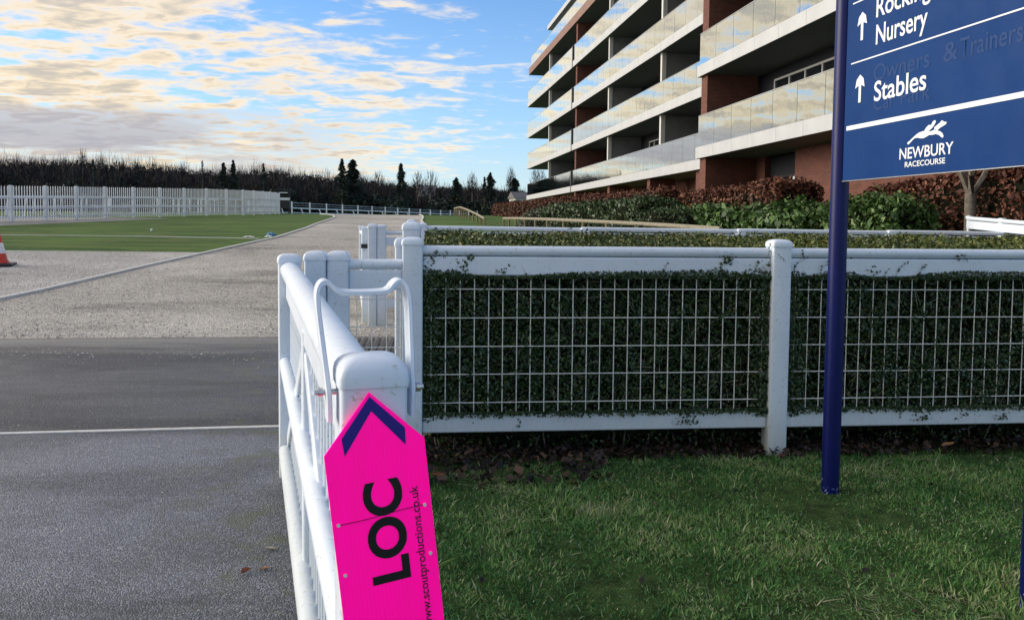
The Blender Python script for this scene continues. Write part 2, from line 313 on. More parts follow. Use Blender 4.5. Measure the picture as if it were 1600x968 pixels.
# ------------------------------------------------------------------ helpers
def tag(o, label=None, cat=None, group=None, kind=None):
    for k, v in (('label', label), ('category', cat), ('group', group), ('kind', kind)):
        if v: o[k] = v
    return o
def empty(name, loc=(0, 0, 0), rz=0.0, label=None, cat=None, group=None):
    o = bpy.data.objects.new(name, None); COL.objects.link(o)
    o.location = loc; o.rotation_euler = (0, 0, rz); o.empty_display_size = .2
    return tag(o, label, cat, group)
class MB:
    def __init__(s): s.v = []; s.f = []; s.sm = []
    def add(s, vs, fs, smooth=False):
        n = len(s.v); s.v += [tuple(a) for a in vs]; s.f += [tuple(i + n for i in f) for f in fs]; s.sm += [smooth] * len(fs); return s
    def box(s, x0, x1, y0, y1, z0, z1, M=None):
        vs = [Vector((x, y, z)) for z in (z0, z1) for y in (y0, y1) for x in (x0, x1)]
        if M is not None: vs = [M @ v for v in vs]
        return s.add(vs, [(0, 2, 3, 1), (4, 5, 7, 6), (0, 1, 5, 4), (2, 6, 7, 3), (0, 4, 6, 2), (1, 3, 7, 5)])
    def beam(s, a, b, w, h, upv=(0, 0, 1)):
        a = Vector(a); b = Vector(b); d = (b - a); L = d.length; d.normalize()
        u = Vector(upv); sd_ = d.cross(u)
        if sd_.length < 1e-4: sd_ = d.cross(Vector((1, 0, 0)))
        sd_.normalize(); u = sd_.cross(d)
        Mx = Matrix((d, sd_, u)).transposed().to_4x4(); Mx.translation = a
        return s.box(0, L, -w / 2, w / 2, -h / 2, h / 2, Mx)
    def tube(s, pts, r, n=8, r2=None, cap=True, sy=1.0):
        """round bar along points; r may taper to r2; sy squashes its vertical size"""
        pts = [Vector(p) for p in pts]; k = len(pts); vs = []; fs = []
        for i, p in enumerate(pts):
            d = (pts[min(i + 1, k - 1)] - pts[max(i - 1, 0)]).normalized()
            up_ = Vector((0, 0, 1)) if abs(d.z) < .9 else Vector((1, 0, 0))
            a = d.cross(up_).normalized(); b = a.cross(d)
            rr = r if r2 is None else r + (r2 - r) * i / (k - 1)
            for j in range(n):
                th = 2 * math.pi * (j + .5) / n
                vs.append(p + a * math.cos(th) * rr + b * math.sin(th) * rr * sy)
        for i in range(k - 1):
            for j in range(n):
                j2 = (j + 1) % n; fs.append((i * n + j, i * n + j2, (i + 1) * n + j2, (i + 1) * n + j))
        s.add(vs, fs, True)
        if cap:
            m = len(s.v) - len(vs)
            s.f.append(tuple(m + j for j in range(n))[::-1]); s.f.append(tuple(m + (k - 1) * n + j for j in range(n))); s.sm += [False, False]
        return s
    def prism(s, poly, y0, y1, M=None):
        """polygon in the local xz plane, thickness along y"""
        n = len(poly); vs = [Vector((a, y0, b)) for a, b in poly] + [Vector((a, y1, b)) for a, b in poly]
        if M is not None: vs = [M @ v for v in vs]
        fs = [tuple(range(n)), tuple(range(2 * n - 1, n - 1, -1))] + [(i + n, (i + 1) % n + n, (i + 1) % n, i) for i in range(n)]
        return s.add(vs, fs)
    def lathe(s, prof, n=24, c=(0, 0)):
        vs = [(c[0] + r * math.cos(2 * math.pi * j / n), c[1] + r * math.sin(2 * math.pi * j / n), z) for r, z in prof for j in range(n)]
        fs = [(i * n + j, i * n + (j + 1) % n, (i + 1) * n + (j + 1) % n, (i + 1) * n + j) for i in range(len(prof) - 1) for j in range(n)]
        s.add(vs, fs, True); m = len(s.v) - len(vs)
        s.f.append(tuple(m + j for j in range(n))[::-1]); s.f.append(tuple(m + (len(prof) - 1) * n + j for j in range(n))); s.sm += [False, False]
        return s
    def rpost(s, cx, cy, w, d, z0, z1, cap=.035, over=.006, rc=.012):
        """square post with rounded arrises and a pillow cap"""
        def ring(hw, hd, r, z, n=3):
            out = []
            for (qx, qy, a0) in ((1, 1, 0), (-1, 1, 90), (-1, -1, 180), (1, -1, 270)):
                for k in range(n + 1):
                    a = math.radians(a0 + 90 * k / n)
                    out.append((cx + qx * (hw - r) + r * math.cos(a), cy + qy * (hd - r) + r * math.sin(a), z))
            return out
        hw, hd = w / 2, d / 2
        rings = [ring(hw, hd, rc, z0), ring(hw, hd, rc, z1)]
        if cap:
            rings += [ring(hw + over, hd + over, rc + .003, z1 + .001), ring(hw + over, hd + over, rc + .003, z1 + .018)]
            for k in range(1, 7):
                a = math.radians(90 * (k / 6) ** .8); e = max(.04, math.cos(a) ** .62 if k < 6 else .04)
                rings.append(ring((hw + over) * e, (hd + over) * e, min(rc + .004, (hw + over) * e * .9, (hd + over) * e * .9), z1 + .018 + cap * math.sin(a)))
        n = len(rings[0]); vs = [v for r_ in rings for v in r_]
        fs = []
        for i in range(len(rings) - 1):
            for j in range(n): fs.append((i * n + j, i * n + (j + 1) % n, (i + 1) * n + (j + 1) % n, (i + 1) * n + j))
        k0 = len(s.v); s.add(vs, fs, True)
        s.f.append(tuple(k0 + j for j in range(n))[::-1]); s.f.append(tuple(k0 + (len(rings) - 1) * n + j for j in range(n))); s.sm += [False, True]
        return s
    def mesh(s, name):
        me = bpy.data.meshes.new(name); me.from_pydata(s.v, [], s.f)
        me.polygons.foreach_set('use_smooth', s.sm); me.validate(); me.update(); return me
    def build(s, name, m, parent=None, bevel=0.0, kind=None, auto=True):
        me = s.mesh(name); me.materials.append(m)
        if any(s.sm) and auto: me.set_sharp_from_angle(angle=math.radians(42))
        o = bpy.data.objects.new(name, me); COL.objects.link(o)
        if parent is not None: o.parent = parent
        if bevel:
            b = o.modifiers.new('bevel', 'BEVEL'); b.width = bevel; b.segments = 3; b.limit_method = 'ANGLE'; b.angle_limit = math.radians(40); b.harden_normals = True
            me.polygons.foreach_set('use_smooth', [True] * len(me.polygons)); me.set_sharp_from_angle(angle=math.radians(60))
        if kind: o['kind'] = kind
        return o
def bx(name, m, parent, *a, bevel=0.0, kind=None): return MB().box(*a).build(name, m, parent, bevel, kind)
def inst(src, parent, loc=(0, 0, 0), name=None, rot=None):
    o = bpy.data.objects.new(name or src.name.split('.')[0], src.data); COL.objects.link(o); o.parent = parent; o.location = loc
    if rot: o.rotation_euler = rot
    return o
def npmesh(name, V, F, m, parent=None, rnd=None, kind=None, smooth=False):
    """V (n,3), F (m,k) arrays of equal sized faces"""
    me = bpy.data.meshes.new(name); k = F.shape[1]
    me.vertices.add(len(V)); me.vertices.foreach_set('co', V.astype(np.float32).ravel())
    me.loops.add(F.size); me.loops.foreach_set('vertex_index', F.astype(np.int32).ravel())
    me.polygons.add(len(F)); me.polygons.foreach_set('loop_start', np.arange(0, F.size, k, dtype=np.int32))
    me.update(calc_edges=True)
    if rnd is not None:
        a = me.attributes.new('rnd', 'FLOAT', 'FACE'); a.data.foreach_set('value', rnd.astype(np.float32))
    me.materials.append(m)
    o = bpy.data.objects.new(name, me); COL.objects.link(o)
    if parent is not None: o.parent = parent
    if kind: o['kind'] = kind
    return o
def unit(v): return v / (np.linalg.norm(v, axis=-1, keepdims=True) + 1e-9)
def leaves(pts, size, normal=None, spread=.8, aspect=.55, jit=.35):
    """one folded rhombus leaf for each point; returns V, F, rnd"""
    n = len(pts); nr = rng.normal(size=(n, 3))
    if normal is not None: nr = unit(np.asarray(normal) + nr * spread)
    else: nr = unit(nr)
    a = unit(np.cross(nr, rng.normal(size=(n, 3)))); b = np.cross(nr, a)
    L = size * (1 + jit * rng.normal(size=(n, 1))).clip(.4, 1.8); Wd = L * aspect
    fold = nr * L * .12
    V = np.stack([pts - a * L / 2, pts + b * Wd / 2 + fold, pts + a * L / 2, pts - b * Wd / 2 + fold], 1).reshape(-1, 3)
    F = np.arange(4 * n).reshape(n, 4)
    return V, F, rng.random(n)
def merge(parts):
    Vs, Fs, Rs = [], [], []; k = 0
    for V, F, r in parts: Vs.append(V); Fs.append(F + k); Rs.append(r); k += len(V)
    return np.concatenate(Vs), np.concatenate(Fs), np.concatenate(Rs)
def slivers(A, B, w):
    """thin triangles from A to B with width w at A"""
    n = len(A); d = unit(B - A); s_ = unit(np.cross(d, rng.normal(size=(n, 3)))) * (w / 2)
    V = np.stack([A - s_, A + s_, B], 1).reshape(-1, 3)
    return V, np.arange(3 * n).reshape(n, 3), rng.random(n)

PR = [(-60, 0), (5, 0), (8, .01), (11, .05), (14, .18), (18, .42), (26, .85), (38, 1.41), (50, 1.85), (63, 2.13), (80, 2.35), (92, 2.42), (150, 2.7), (230, 4), (400, 5), (3000, 6)]
def sstep(v, a, b): x = min(1, max(0, (v - a) / (b - a))); return x * x * (3 - 2 * x)
def tz(x, y):
    z = PR[-1][1]
    for (a, b), (c, d) in zip(PR, PR[1:]):
        if y <= c: z = b + (d - b) * (y - a) / (c - a); break
    return z + .5 * sstep(x, 1.5, 4.5) * sstep(y, 12, 14.5) * (1 - sstep(y, 24, 32))
def rows(y0, y1, step):
    r = [y0]; y = y0
    while y < y1:
        y = min(y1, y + step(y)); r.append(y)
    return sorted(set(r) | {a for a, _ in PR if y0 < a < y1})
def sheet(name, m, y0, y1, xl, xr, off, nx=2, step=lambda y: 1.0, shear=0.0, parent=None, kind='structure', decay=False):
    """ground sheet between left edge xl(y) and right edge xr(y), rows sheared to follow the crossing"""
    ys = rows(y0, y1, step); vs = []; fs = []
    for y in ys:
        a, b = xl(y), xr(y); sh = shear * (max(0, 1 - (y - y0) / 6) if decay else 1)
        for i in range(nx + 1):
            x = a + (b - a) * i / nx; yy = y + sh * (x + 3)
            vs.append((x, yy, tz(x, yy) + off))
    n = nx + 1
    for r_ in range(len(ys) - 1):
        for i in range(nx): fs.append((r_ * n + i, r_ * n + i + 1, (r_ + 1) * n + i + 1, (r_ + 1) * n + i))
    return MB().add(vs, fs).build(name, m, parent, kind=kind)
def lerp_tab(tab):
    def f(y):
        if y <= tab[0][0]: return tab[0][1]
        for (a, b), (c, d) in zip(tab, tab[1:]):
            if y <= c: return b + (d - b) * (y - a) / (c - a)
        return tab[-1][1]
    return f
def ribbon(name, m, pts, w, h, off, parent=None, kind='structure'):
    """kerb edging along a polyline on the ground"""
    mb = MB(); P2 = []
    for (a, b), (c, d) in zip(pts, pts[1:]):
        k = max(1, int(math.hypot(c - a, d - b) / 1.0))
        P2 += [(a + (c - a) * i / k, b + (d - b) * i / k) for i in range(k)]
    P2.append(pts[-1]); vs = []; fs = []
    for i, (x, y) in enumerate(P2):
        a = P2[max(0, i - 1)]; b = P2[min(len(P2) - 1, i + 1)]; dx_, dy_ = b[0] - a[0], b[1] - a[1]; L = math.hypot(dx_, dy_)
        nx_, ny_ = -dy_ / L * w / 2, dx_ / L * w / 2; z = tz(x, y) + off
        vs += [(x - nx_, y - ny_, z - .1), (x - nx_, y - ny_, z + h), (x + nx_, y + ny_, z + h), (x + nx_, y + ny_, z - .1)]
    for i in range(len(P2) - 1):
        for j in range(3): fs.append((i * 4 + j, i * 4 + j + 1, i * 4 + j + 5, i * 4 + j + 4))
    fs += [(0, 1, 2, 3), tuple(len(vs) - 4 + i for i in (3, 2, 1, 0))]
    return mb.add(vs, fs).build(name, m, parent, kind=kind)
exec_later = []
# ------------------------------------------------------------------ ground
def make_ground():
    xs = [-900, -400, -200, -120, -80, -60, -40, -30, -24, -18, -12, -9, -6, -4, -2, 0, 1.5, 2.25, 3, 3.75, 4.5, 6, 9, 14, 20, 30, 60, 120, 300, 900]
    ys = rows(-50, 2500, lambda y: .5 if y < 36 else 2 if y < 60 else 10 if y < 100 else 60 if y < 400 else 500)
    vs = [(x, y, tz(x, y)) for y in ys for x in xs]; n = len(xs)
    fs = [(r * n + i, r * n + i + 1, (r + 1) * n + i + 1, (r + 1) * n + i) for r in range(len(ys) - 1) for i in range(n - 1)]
    MB().add(vs, fs).build('ground', GRASS, kind='structure')
make_ground()
GX = lambda y: -.262 - .339 * (y - 1.417)          # line of the open gate
line_x = lerp_tab([(9, -8.7), (27.4, -8.45), (33.9, -9.1), (41, -10.1), (48.4, -11.2), (58, -13.5), (70, -17.5)])
road_r = lerp_tab([(9, -1.0), (11.3, -1.25), (20, -2.0), (32, -3.5), (44, -5.2), (50, -5.8), (60, -7.0), (70, -8.4)])
sheet('driveway', ASPHALT, -40, 5.345, lambda y: -60, lambda y: GX(max(y, -2)) + .16 + .04 * math.sin(y * 5) + .02 * math.sin(y * 13), .004, 3, lambda y: .3 if y > -3 else 5, .14)
sheet('crossing', ASPHALT2, 5.40, 10.3, lambda y: -30, lambda y: 14, .004, 12, lambda y: .5, .14)
sheet('gravel_road', GRAVEL, 9.70, 70, line_x, road_r, .007, 6, lambda y: 1, .1, decay=True)
sheet('gravel_verge', GRAVEL2, 9.70, 21.6, lambda y: -40, lambda y: line_x(y) - .02, .007, 6, lambda y: 1, .1, decay=True)
sheet('gravel_walk', GRAVEL, 9.7, 10.9, lambda y: -1.0, lambda y: 14, .006, 8, lambda y: .5, .098)
sheet('inner_road', ASPHALT2, 30, 44, lerp_tab([(30, -60), (44, -60)]), lerp_tab([(30, -26), (34, -22.3), (38, -20.6), (44, -19.4)]), .005, 2)
ribbon('road_edging', CONC, [(line_x(y), y) for y in (9.15, 12, 16, 20, 24, 27.4, 30, 33.9, 37, 41, 44, 48.4, 53, 58, 64, 70)], .10, .05, 0)
ribbon('road_edging', CONC, [(road_r(y), y) for y in (34, 38, 44, 50, 55, 60, 65, 70)], .10, .05, 0)
ribbon('path', CONC, [(-45, 26.5), (-25, 27.2), (-18.5, 27.6), (-13.8, 27.7), (-8.9, 27.1)], .22, .012, 0)
ribbon('drain_edging', CONC, [(-30, 5.36 - 27 * .14), (-12, 5.36 - 9 * .14), (-3, 5.36), (-1.0, 5.64)], .045, .012, 0)
ribbon('drain_joint', INK, [(-30, 5.41 - 27 * .14), (-12, 5.41 - 9 * .14), (-3, 5.41), (-1.0, 5.69)], .05, .006, 0)
sheet('flower_bed', SOIL, 4.50, 5.72, lambda y: -1.15, lambda y: 9, .0045, 10, lambda y: .2, .098)
sheet('lawn', TURF, 1.0, 4.82, lambda y: GX(y) + .20, lambda y: 9, .0085, 6, lambda y: .25, .098)

# ------------------------------------------------------------------ near fence
FU = (.9953, .0976)
FA = math.atan2(FU[1], FU[0])
F0 = (-.617, 4.77)
def fence_pt(x, y=0): return (F0[0] + x * FU[0] - y * FU[1], F0[1] + x * FU[1] + y * FU[0])
def rail_bay(root, x0, x1, ztube, zb0, zb1, zl0, zl1, wires=True, r=.032):
    MB().tube([(x0, 0, ztube), (x1, 0, ztube)], r, 20).build('top_rail', WHITE, root)
    bx('upper_board', WHITE, root, x0, x1, -.024, .024, zb0, zb1, bevel=.012)
    if zl1: bx('lower_board', WHITE, root, x0, x1, -.026, .026, zl0, zl1, bevel=.012)
fence = empty('hedge_fence', (F0[0], F0[1], 0), FA, 'long white mesh panelled fence in front of the dark hedge, behind the blue pole', 'fence')
for i, (x, h) in enumerate([(0, 1.365), (2.365, 1.37), (4.73, 1.37), (7.09, 1.37)]):
    MB().rpost(x, 0, .125, .125, -.3, h, .032).build('post', WHITE, fence)
for k in range(3):
    a, b = 2.365 * k + .0625, 2.365 * (k + 1) - .0625
    rail_bay(fence, a, b, 1.331, 1.176, 1.296, .185, .303)
    src = None
    for j in range(25):
        x = 2.365 * k + .115 + j * .0895
        if x > b - .01: break
        if src is None: src = MB().tube([(0, 0, .29), (0, 0, 1.19)], .0031, 6).build('mesh_wire', WIRE, fence); src.location = (x, -.012, 0)
        else: inst(src, fence, (x + random.uniform(-.002, .002), -.012, 0))
    src = None
    for z in (.375, .555, .731, .911, 1.092):
        if src is None: src = MB().tube([(a, 0, 0), (b, 0, 0)], .0031, 6).build('mesh_wire', WIRE, fence); src.location = (0, -.018, z)
        else: inst(src, fence, (0, -.018, z))
# hinge side of the crossing: two posts and a short infill bay
p = (-1.19, 4.66)
tag(MB().rpost(0, 0, .125, .125, -.3, 1.27, .04).build('gate_post', WHITE), 'white square post carrying the far end of the open gate, second of the three posts', 'post')
bpy.data.objects['gate_post'].location = (p[0], p[1], 0); bpy.data.objects['gate_post'].rotation_euler = (0, 0, FA)
infill = empty('infill_fence', (-1.062, 4.70, 0), FA, 'short white panel with open wire mesh between the gate posts and hedge fence', 'fence')
MB().rpost(0, 0, .125, .125, -.3, 1.27, .04).build('post', WHITE, infill)
rail_bay(infill, .0625, .385, 1.245, 1.088, 1.208, .185, .303)
for x in (.11, .20, .29, .375): MB().tube([(x, 0, .29), (x, 0, 1.1)], .003, 6).build('mesh_wire', WIRE, infill)
for z in (.375, .555, .731, .86, 1.03): MB().tube([(.06, -.006, z), (.385, -.006, z)], .003, 6).build('mesh_wire', WIRE, infill)
# end of the hedge strip: taller rear post and slim post
def lone_post(x, y, w, h, label, name='fence_post', group=None):
    o = MB().rpost(0, 0, w, w, -.3, h, .04).build(name, WHITE); o.location = (x, y, tz(x, y)); o.rotation_euler = (0, 0, FA)
    return tag(o, label, 'post', group)
lone_post(-.735, 5.62, .13, 1.45, 'taller white post standing right behind the first post of the hedge fence')
lone_post(-.742, 5.12, .075, 1.345, 'slim white post tucked behind the left side of the first hedge fence post')

# far side of the crossing
FF0 = (-1.31, 11.2)
ffence = empty('far_hedge_fence', (FF0[0], FF0[1], 0), FA, 'white round rail fence beyond the hedge top, in front of the shrubs', 'fence')
for i in range(6):
    x = 2.4 * i
    MB().rpost(x, 0, .125, .125, -.3, 1.42 if i else 1.46, .03).build('post', WHITE, ffence)
    if i < 5:
        MB().tube([(x + .06, 0, 1.437), (x + 2.34, 0, 1.425)], .032, 16).build('top_rail', WHITE, ffence)
        bx('upper_board', WHITE, ffence, x + .06, x + 2.34, -.024, .024, 1.26, 1.38, bevel=.01)
        bx('lower_board', WHITE, ffence, x + .06, x + 2.34, -.024, .024, .25, .37, bevel=.01)
lone_post(-1.500, 11.45, .12, 1.43, 'left of the two small white posts just above the tall rear post', group=None)
finf = empty('far_infill_fence', (-1.84, 10.83, .05), FA, 'small white railed panel across the crossing, right of the white gate posts', 'fence')
MB().rpost(0, 0, .12, .12, -.1, 1.38, .03).build('post', WHITE, finf)
MB().tube([(.06, 0, 1.31), (.46, 0, 1.31)], .03, 12).build('top_rail', WHITE, finf)
bx('upper_board', WHITE, finf, .06, .46, -.02, .02, 1.13, 1.25, bevel=.008)
bx('lower_board', WHITE, finf, .06, .46, -.02, .02, .25, .37, bevel=.008)
for x in (.14, .24, .34): MB().tube([(x, 0, .3), (x, 0, 1.14)], .004, 5).build('mesh_wire', WIRE, finf)
for z in (.5, .7, .9): MB().tube([(.06, -.006, z), (.46, -.006, z)], .004, 5).build('mesh_wire', WIRE, finf)
lone_post(-1.965, 10.80, .12, 1.38, 'white post in the middle of the three standing together across the crossing')
# the second gate, folded back out of the way: only its end is seen
g2 = empty('far_gate', (-2.085, 10.85, .05), math.radians(102), 'white gate seen end on across the crossing, with a black latch on its end post', 'gate')
MB().rpost(0, 0, .08, .08, .03, 1.36, .02).build('stile', WHITE, g2)
MB().rpost(3.0, 0, .08, .08, .03, 1.36, .02).build('stile', WHITE, g2)
for z in (1.28, .7, .2): MB().tube([(.04, 0, z), (2.96, 0, z)], .035, 10).build('rail', WHITE, g2)
for z in (1.12, .62): bx('latch', BLACK, g2, -.055, -.038, -.06, .05, z - .03, z + .03)
src = MB().tube([(0, 0, .2), (0, 0, 1.25)], .01, 6).build('bar', WHITE, g2); src.location = (.14, 0, 0)
for k in range(1, 27): inst(src, g2, (.14 + k * .105, 0, 0))
# rubber matting in the crossing mouth
mt = empty('rubber_matting', (-1.55, 8.95, 0), FA, 'dark grooved matting lying on the crossing, seen through the open wire panel', 'mat')
src = None
for k in range(22):
    if src is None: src = bx('rib', MATTING, mt, -.022, .022, -.75, .75, .018, .042); src.location = (-.9, 0, 0)
    else: inst(src, mt, (-.9 + k * .085, 0, 0))
bx('base', CORE, mt, -.95, .95, -.76, .76, .010, .0185)

# ------------------------------------------------------------------ the open gate in the foreground
GN = Vector((-.262, 1.417, 0)); GF = Vector((-1.307, 4.5, 0)); GD = GF - GN; GL_ = GD.length
gate = empty('field_gate', GN, math.atan2(GD.y, GD.x), 'white gate standing open along the driveway, its near end carrying the pink sign', 'gate')
MB().rpost(0, 0, .12, .12, .04, 1.205, .036, .004, .010).build('end_stile', WHITE, gate)
MB().rpost(GL_, 0, .125, .125, .0, 1.262, .035).build('hinge_stile', WHITE, gate)
x0, x1 = .06, GL_ - .0625
MB().tube([(x0, 0, 1.165), (x0 + .6, 0, 1.178), (x1, 0, 1.222)], .054, 24, sy=.85).build('top_rail', WHITE, gate)
def gboard(name, a, b, z0a, z0b, h, th=.045, yo=0.0, bev=.010):
    m_ = MB(); m_.add([(a, -th / 2 + yo, z0a), (b, -th / 2 + yo, z0b), (b, th / 2 + yo, z0b), (a, th / 2 + yo, z0a), (a, -th / 2 + yo, z0a + h), (b, -th / 2 + yo, z0b + h), (b, th / 2 + yo, z0b + h), (a, th / 2 + yo, z0a + h)],
                      [(0, 3, 2, 1), (4, 5, 6, 7), (0, 1, 5, 4), (1, 2, 6, 5), (2, 3, 7, 6), (3, 0, 4, 7)])
    return m_.build(name, WHITE, gate, bevel=bev)
gboard('upper_board', x0, x1, .995, 1.055, .115)
gboard('upper_board', x0, 1.58, .56, .585, .10, .05, .0)
for z, r_ in ((.68, .036), (.16, .042)):
    MB().tube([(x0, .026, z - .02), (x1, .026, z)], r_, 14).build('rail', WHITE, gate)
for x, w in ((1.63, .09),):
    MB().rpost(x, 0, w, .055, .10, 1.08, 0).build('mid_stile', WHITE, gate)
MB().beam((1.68, .002, 1.0), (x1, .002, .22), .04, .07).build('brace', WHITE, gate, bevel=.008)
MB().beam((1.58, .002, .98), (x0 + .02, .002, .2), .04, .07).build('brace', WHITE, gate, bevel=.008)
src = MB().tube([(0, 0, .17), (0, 0, 1.02)], .0085, 8).build('bar', WHITE, gate); src.location = (.14, -.001, 0)
for k in range(1, 30):
    x = .14 + k * .1
    if x < x1 - .04 and abs(x - 1.63) > .06: inst(src, gate, (x, -.001, 0))
# throw-over loop latch
def sweep(path, w, th, name, m, parent, yoff=lambda z: 0):
    """flat strip following path in local (s,z), wide along x"""
    vs = []; fs = []; k = len(path)
    for i, (s_, z) in enumerate(path):
        a = path[max(0, i - 1)]; b = path[min(k - 1, i + 1)]; d = Vector((b[0] - a[0], b[1] - a[1])).normalized(); n_ = Vector((-d.y, d.x)) * th / 2
        lean = yoff(z)
        for (q1, q2) in ((-1, -.62), (-.75, -1), (.75, -1), (1, -.62), (1, .62), (.75, 1), (-.75, 1), (-1, .62)):
            vs.append((lean + q1 * w / 2, s_ + n_.x * q2, z + n_.y * q2))
    for i in range(k - 1):
        for j in range(8): fs.append((i * 8 + j, i * 8 + (j + 1) % 8, (i + 1) * 8 + (j + 1) % 8, (i + 1) * 8 + j))
    fs += [tuple(range(8))[::-1], tuple((k - 1) * 8 + j for j in range(8))]
    mb = MB().add(vs, fs, True); return mb.build(name, m, parent)
def smooth_path(pts, it=3):
    for _ in range(it):
        q = [pts[0]]
        for a, b in zip(pts, pts[1:]):
            q += [(a[0] * .75 + b[0] * .25, a[1] * .75 + b[1] * .25), (a[0] * .25 + b[0] * .75, a[1] * .25 + b[1] * .75)]
        q.append(pts[-1]); pts = q
    return pts
half = [(.0755, 1.140), (.0765, 1.19), (.083, 1.27), (.089, 1.345), (.087, 1.372), (.076, 1.386), (.063, 1.380), (.052, 1.366), (.034, 1.362), (.0, 1.361)]
loop = smooth_path(half[:-1] + [(-a_, b_) for a_, b_ in half[:-1]][::-1], 2)
sweep(loop, .052, .0105, 'loop_latch', WHITE, gate, lambda z: .0 + max(0, z - 1.19) * .62)
for s_ in (-1, 1):
    m_ = MB().tube([(-.001, s_ * .060, 1.19), (-.001, s_ * .100, 1.19)], .0055, 10); m_.tube([(-.001, s_ * .086, 1.19), (-.001, s_ * .094, 1.19)], .009, 10)
    m_.build('bolt', STEEL, gate)

# ------------------------------------------------------------------ text helper
def text_mesh(s, bold=0.0, spacing=1.0, shear=0.0):
    cu = bpy.data.curves.new('txt', 'FONT'); cu.body = s; cu.offset = bold; cu.space_character = spacing; cu.shear = shear; cu.resolution_u = 6
    o = bpy.data.objects.new('txt', cu); COL.objects.link(o)
    dg = bpy.context.evaluated_depsgraph_get(); me = bpy.data.meshes.new_from_object(o.evaluated_get(dg))
    bpy.data.objects.remove(o); return me
def place_text(name, s, m, parent, fn, x0, x1, z0, cap, bold=0.0, ref='H', **k):
    """text filling x0..x1 with its baseline at z0 and capitals of height cap; fn maps flat (x, z) to local coordinates"""
    me = text_mesh(s, bold, **k); co = [v.co.copy() for v in me.vertices]
    rf = text_mesh(ref, bold); top = max(v.co.y for v in rf.vertices); bot = min(v.co.y for v in rf.vertices); bpy.data.meshes.remove(rf)
    a = min(c.x for c in co); b = max(c.x for c in co)
    for v in me.vertices:
        x = x0 + (v.co.x - a) / (b - a) * (x1 - x0); z = z0 + (v.co.y - bot) / (top - bot) * cap
        v.co = fn(x, z)
    me.materials.append(m); me.name = name
    o = bpy.data.objects.new(name, me); COL.objects.link(o); o.parent = parent
    return o
# ------------------------------------------------------------------ pink sign
SA = math.atan2(.325, .946); TI = math.radians(6.4)
pink = empty('location_sign', (-.228 - .024 * .946, 1.352 - .024 * .325, 1.2007), SA, 'fluorescent pink arrow sign reading LOC fixed to the end post of the white gate', 'sign')
PM = Matrix.Rotation(TI * -1, 4, 'Y')
def pf(a, b, y=0.0):
    v = PM @ Vector((a, y, b)); return v
MB().prism([(0, 0), (.0895, -.0995), (.0895, -.62), (-.0895, -.62), (-.0895, -.0995)][::-1], 0, .004, PM).build('board', PINK, pink)
MB().prism([(0, -.0075), (.0565, -.074), (.0545, -.106), (0, -.034), (-.0545, -.106), (-.0565, -.074)][::-1], -.0006, -.0002, PM).build('arrow_mark', NAVY, pink)
place_text('lettering', 'LOC', INK, pink, lambda x, z: pf(.038 - z, x, -.0007), -.350, -.161, 0, .069, bold=.035)
place_text('web_address', 'www.scoutproductions.co.uk', INK2, pink, lambda x, z: pf(.0672 - z, x, -.0007), -.452, -.184, 0, .0150, bold=.012)
for a, b in ((-.079, -.2255), (.0765, -.2225), (-.0775, -.318), (.0775, -.3145), (-.0775, -.50), (.0775, -.50)):
    m_ = MB(); ring = [(a + .0032 * math.cos(t * math.pi / 5), b + .0032 * math.sin(t * math.pi / 5)) for t in range(10)]
    m_.prism(ring[::-1], -.0025, .0, PM).build('rivet', CONE_W, pink)
m_ = MB(); m_.tube([pf(-.076 + .0153 * i, -.2255 + .0003 * i - .0012 * math.sin(i * .6), -.0014) for i in range(11)], .0007, 6).build('tie_cord', INK2, pink)

# ------------------------------------------------------------------ blue direction sign
BA = math.atan2(-.9818, .1897)
sign = empty('direction_sign', (1.81, 4.27, 0), BA, 'blue direction sign on two blue poles with white arrows to Nursery and Stables', 'sign')
for x in (0, 1.345):
    po = MB().tube([(x, 0, -.3), (x, 0, .3), (x, 0, 1.6), (x, 0, 3.3)], .048, 28).build('pole', POLE, sign)
    MB().lathe([(.0485, 3.3), (.05, 3.302), (.05, 3.32), (.03, 3.335), (.004, 3.338)], 28, (x, 0)).build('cap', POLE, po)
    mm = MB()
    for k in range(30):
        th = random.uniform(0, 6.28) if k > 12 else random.uniform(3.6, 5.4); z = abs(random.gauss(0, .035)) + .004; r_ = random.uniform(.002, .007)
        c = Vector((x + math.cos(th) * .0485, math.sin(th) * .0485, z)); tx = Vector((-math.sin(th), math.cos(th), 0))
        n_ = random.randint(5, 7); mm.add([c + tx * r_ * math.cos(a * 6.283 / n_) * random.uniform(.5, 1) + Vector((0, 0, r_ * 1.2 * math.sin(a * 6.283 / n_) * random.uniform(.5, 1))) for a in range(n_)], [tuple(range(n_))])
    mm.build('paint_chip', SCRATCH, po, kind='stuff')
bx('panel', PANEL, sign, .052, 1.293, -.020, .014, 1.753, 3.15, bevel=.003)
MB().tube([(.05, -.018, 1.7505), (1.295, -.018, 1.7505)], .0035, 8).build('edge_trim', STEEL, sign)
Y0 = -.0215
def sf(x, z): return Vector((x, Y0, z))
def flat(name, poly, m=PRINT, parent=sign): return MB().add([(a, Y0, b) for a, b in poly], [tuple(range(len(poly)))]).build(name, m, parent)
flat('wide_line', [(.075, 2.0215), (1.27, 2.0215), (1.27, 2.045), (.075, 2.045)])
for z in (2.3735, 2.690): flat('thin_line', [(.098, z - .0035), (1.265, z - .0035), (1.265, z + .0035), (.098, z + .0035)])
def arrow(c, zb, zt):
    w = .010; hw = .039; zn = zt - .068
    flat('arrow', [(c - w, zb), (c + w, zb), (c + w, zt - .055), (c + hw, zn), (c + hw * .72, zn + .045), (c, zt), (c - hw * .72, zn + .045), (c - hw, zn), (c - w, zt - .055)])
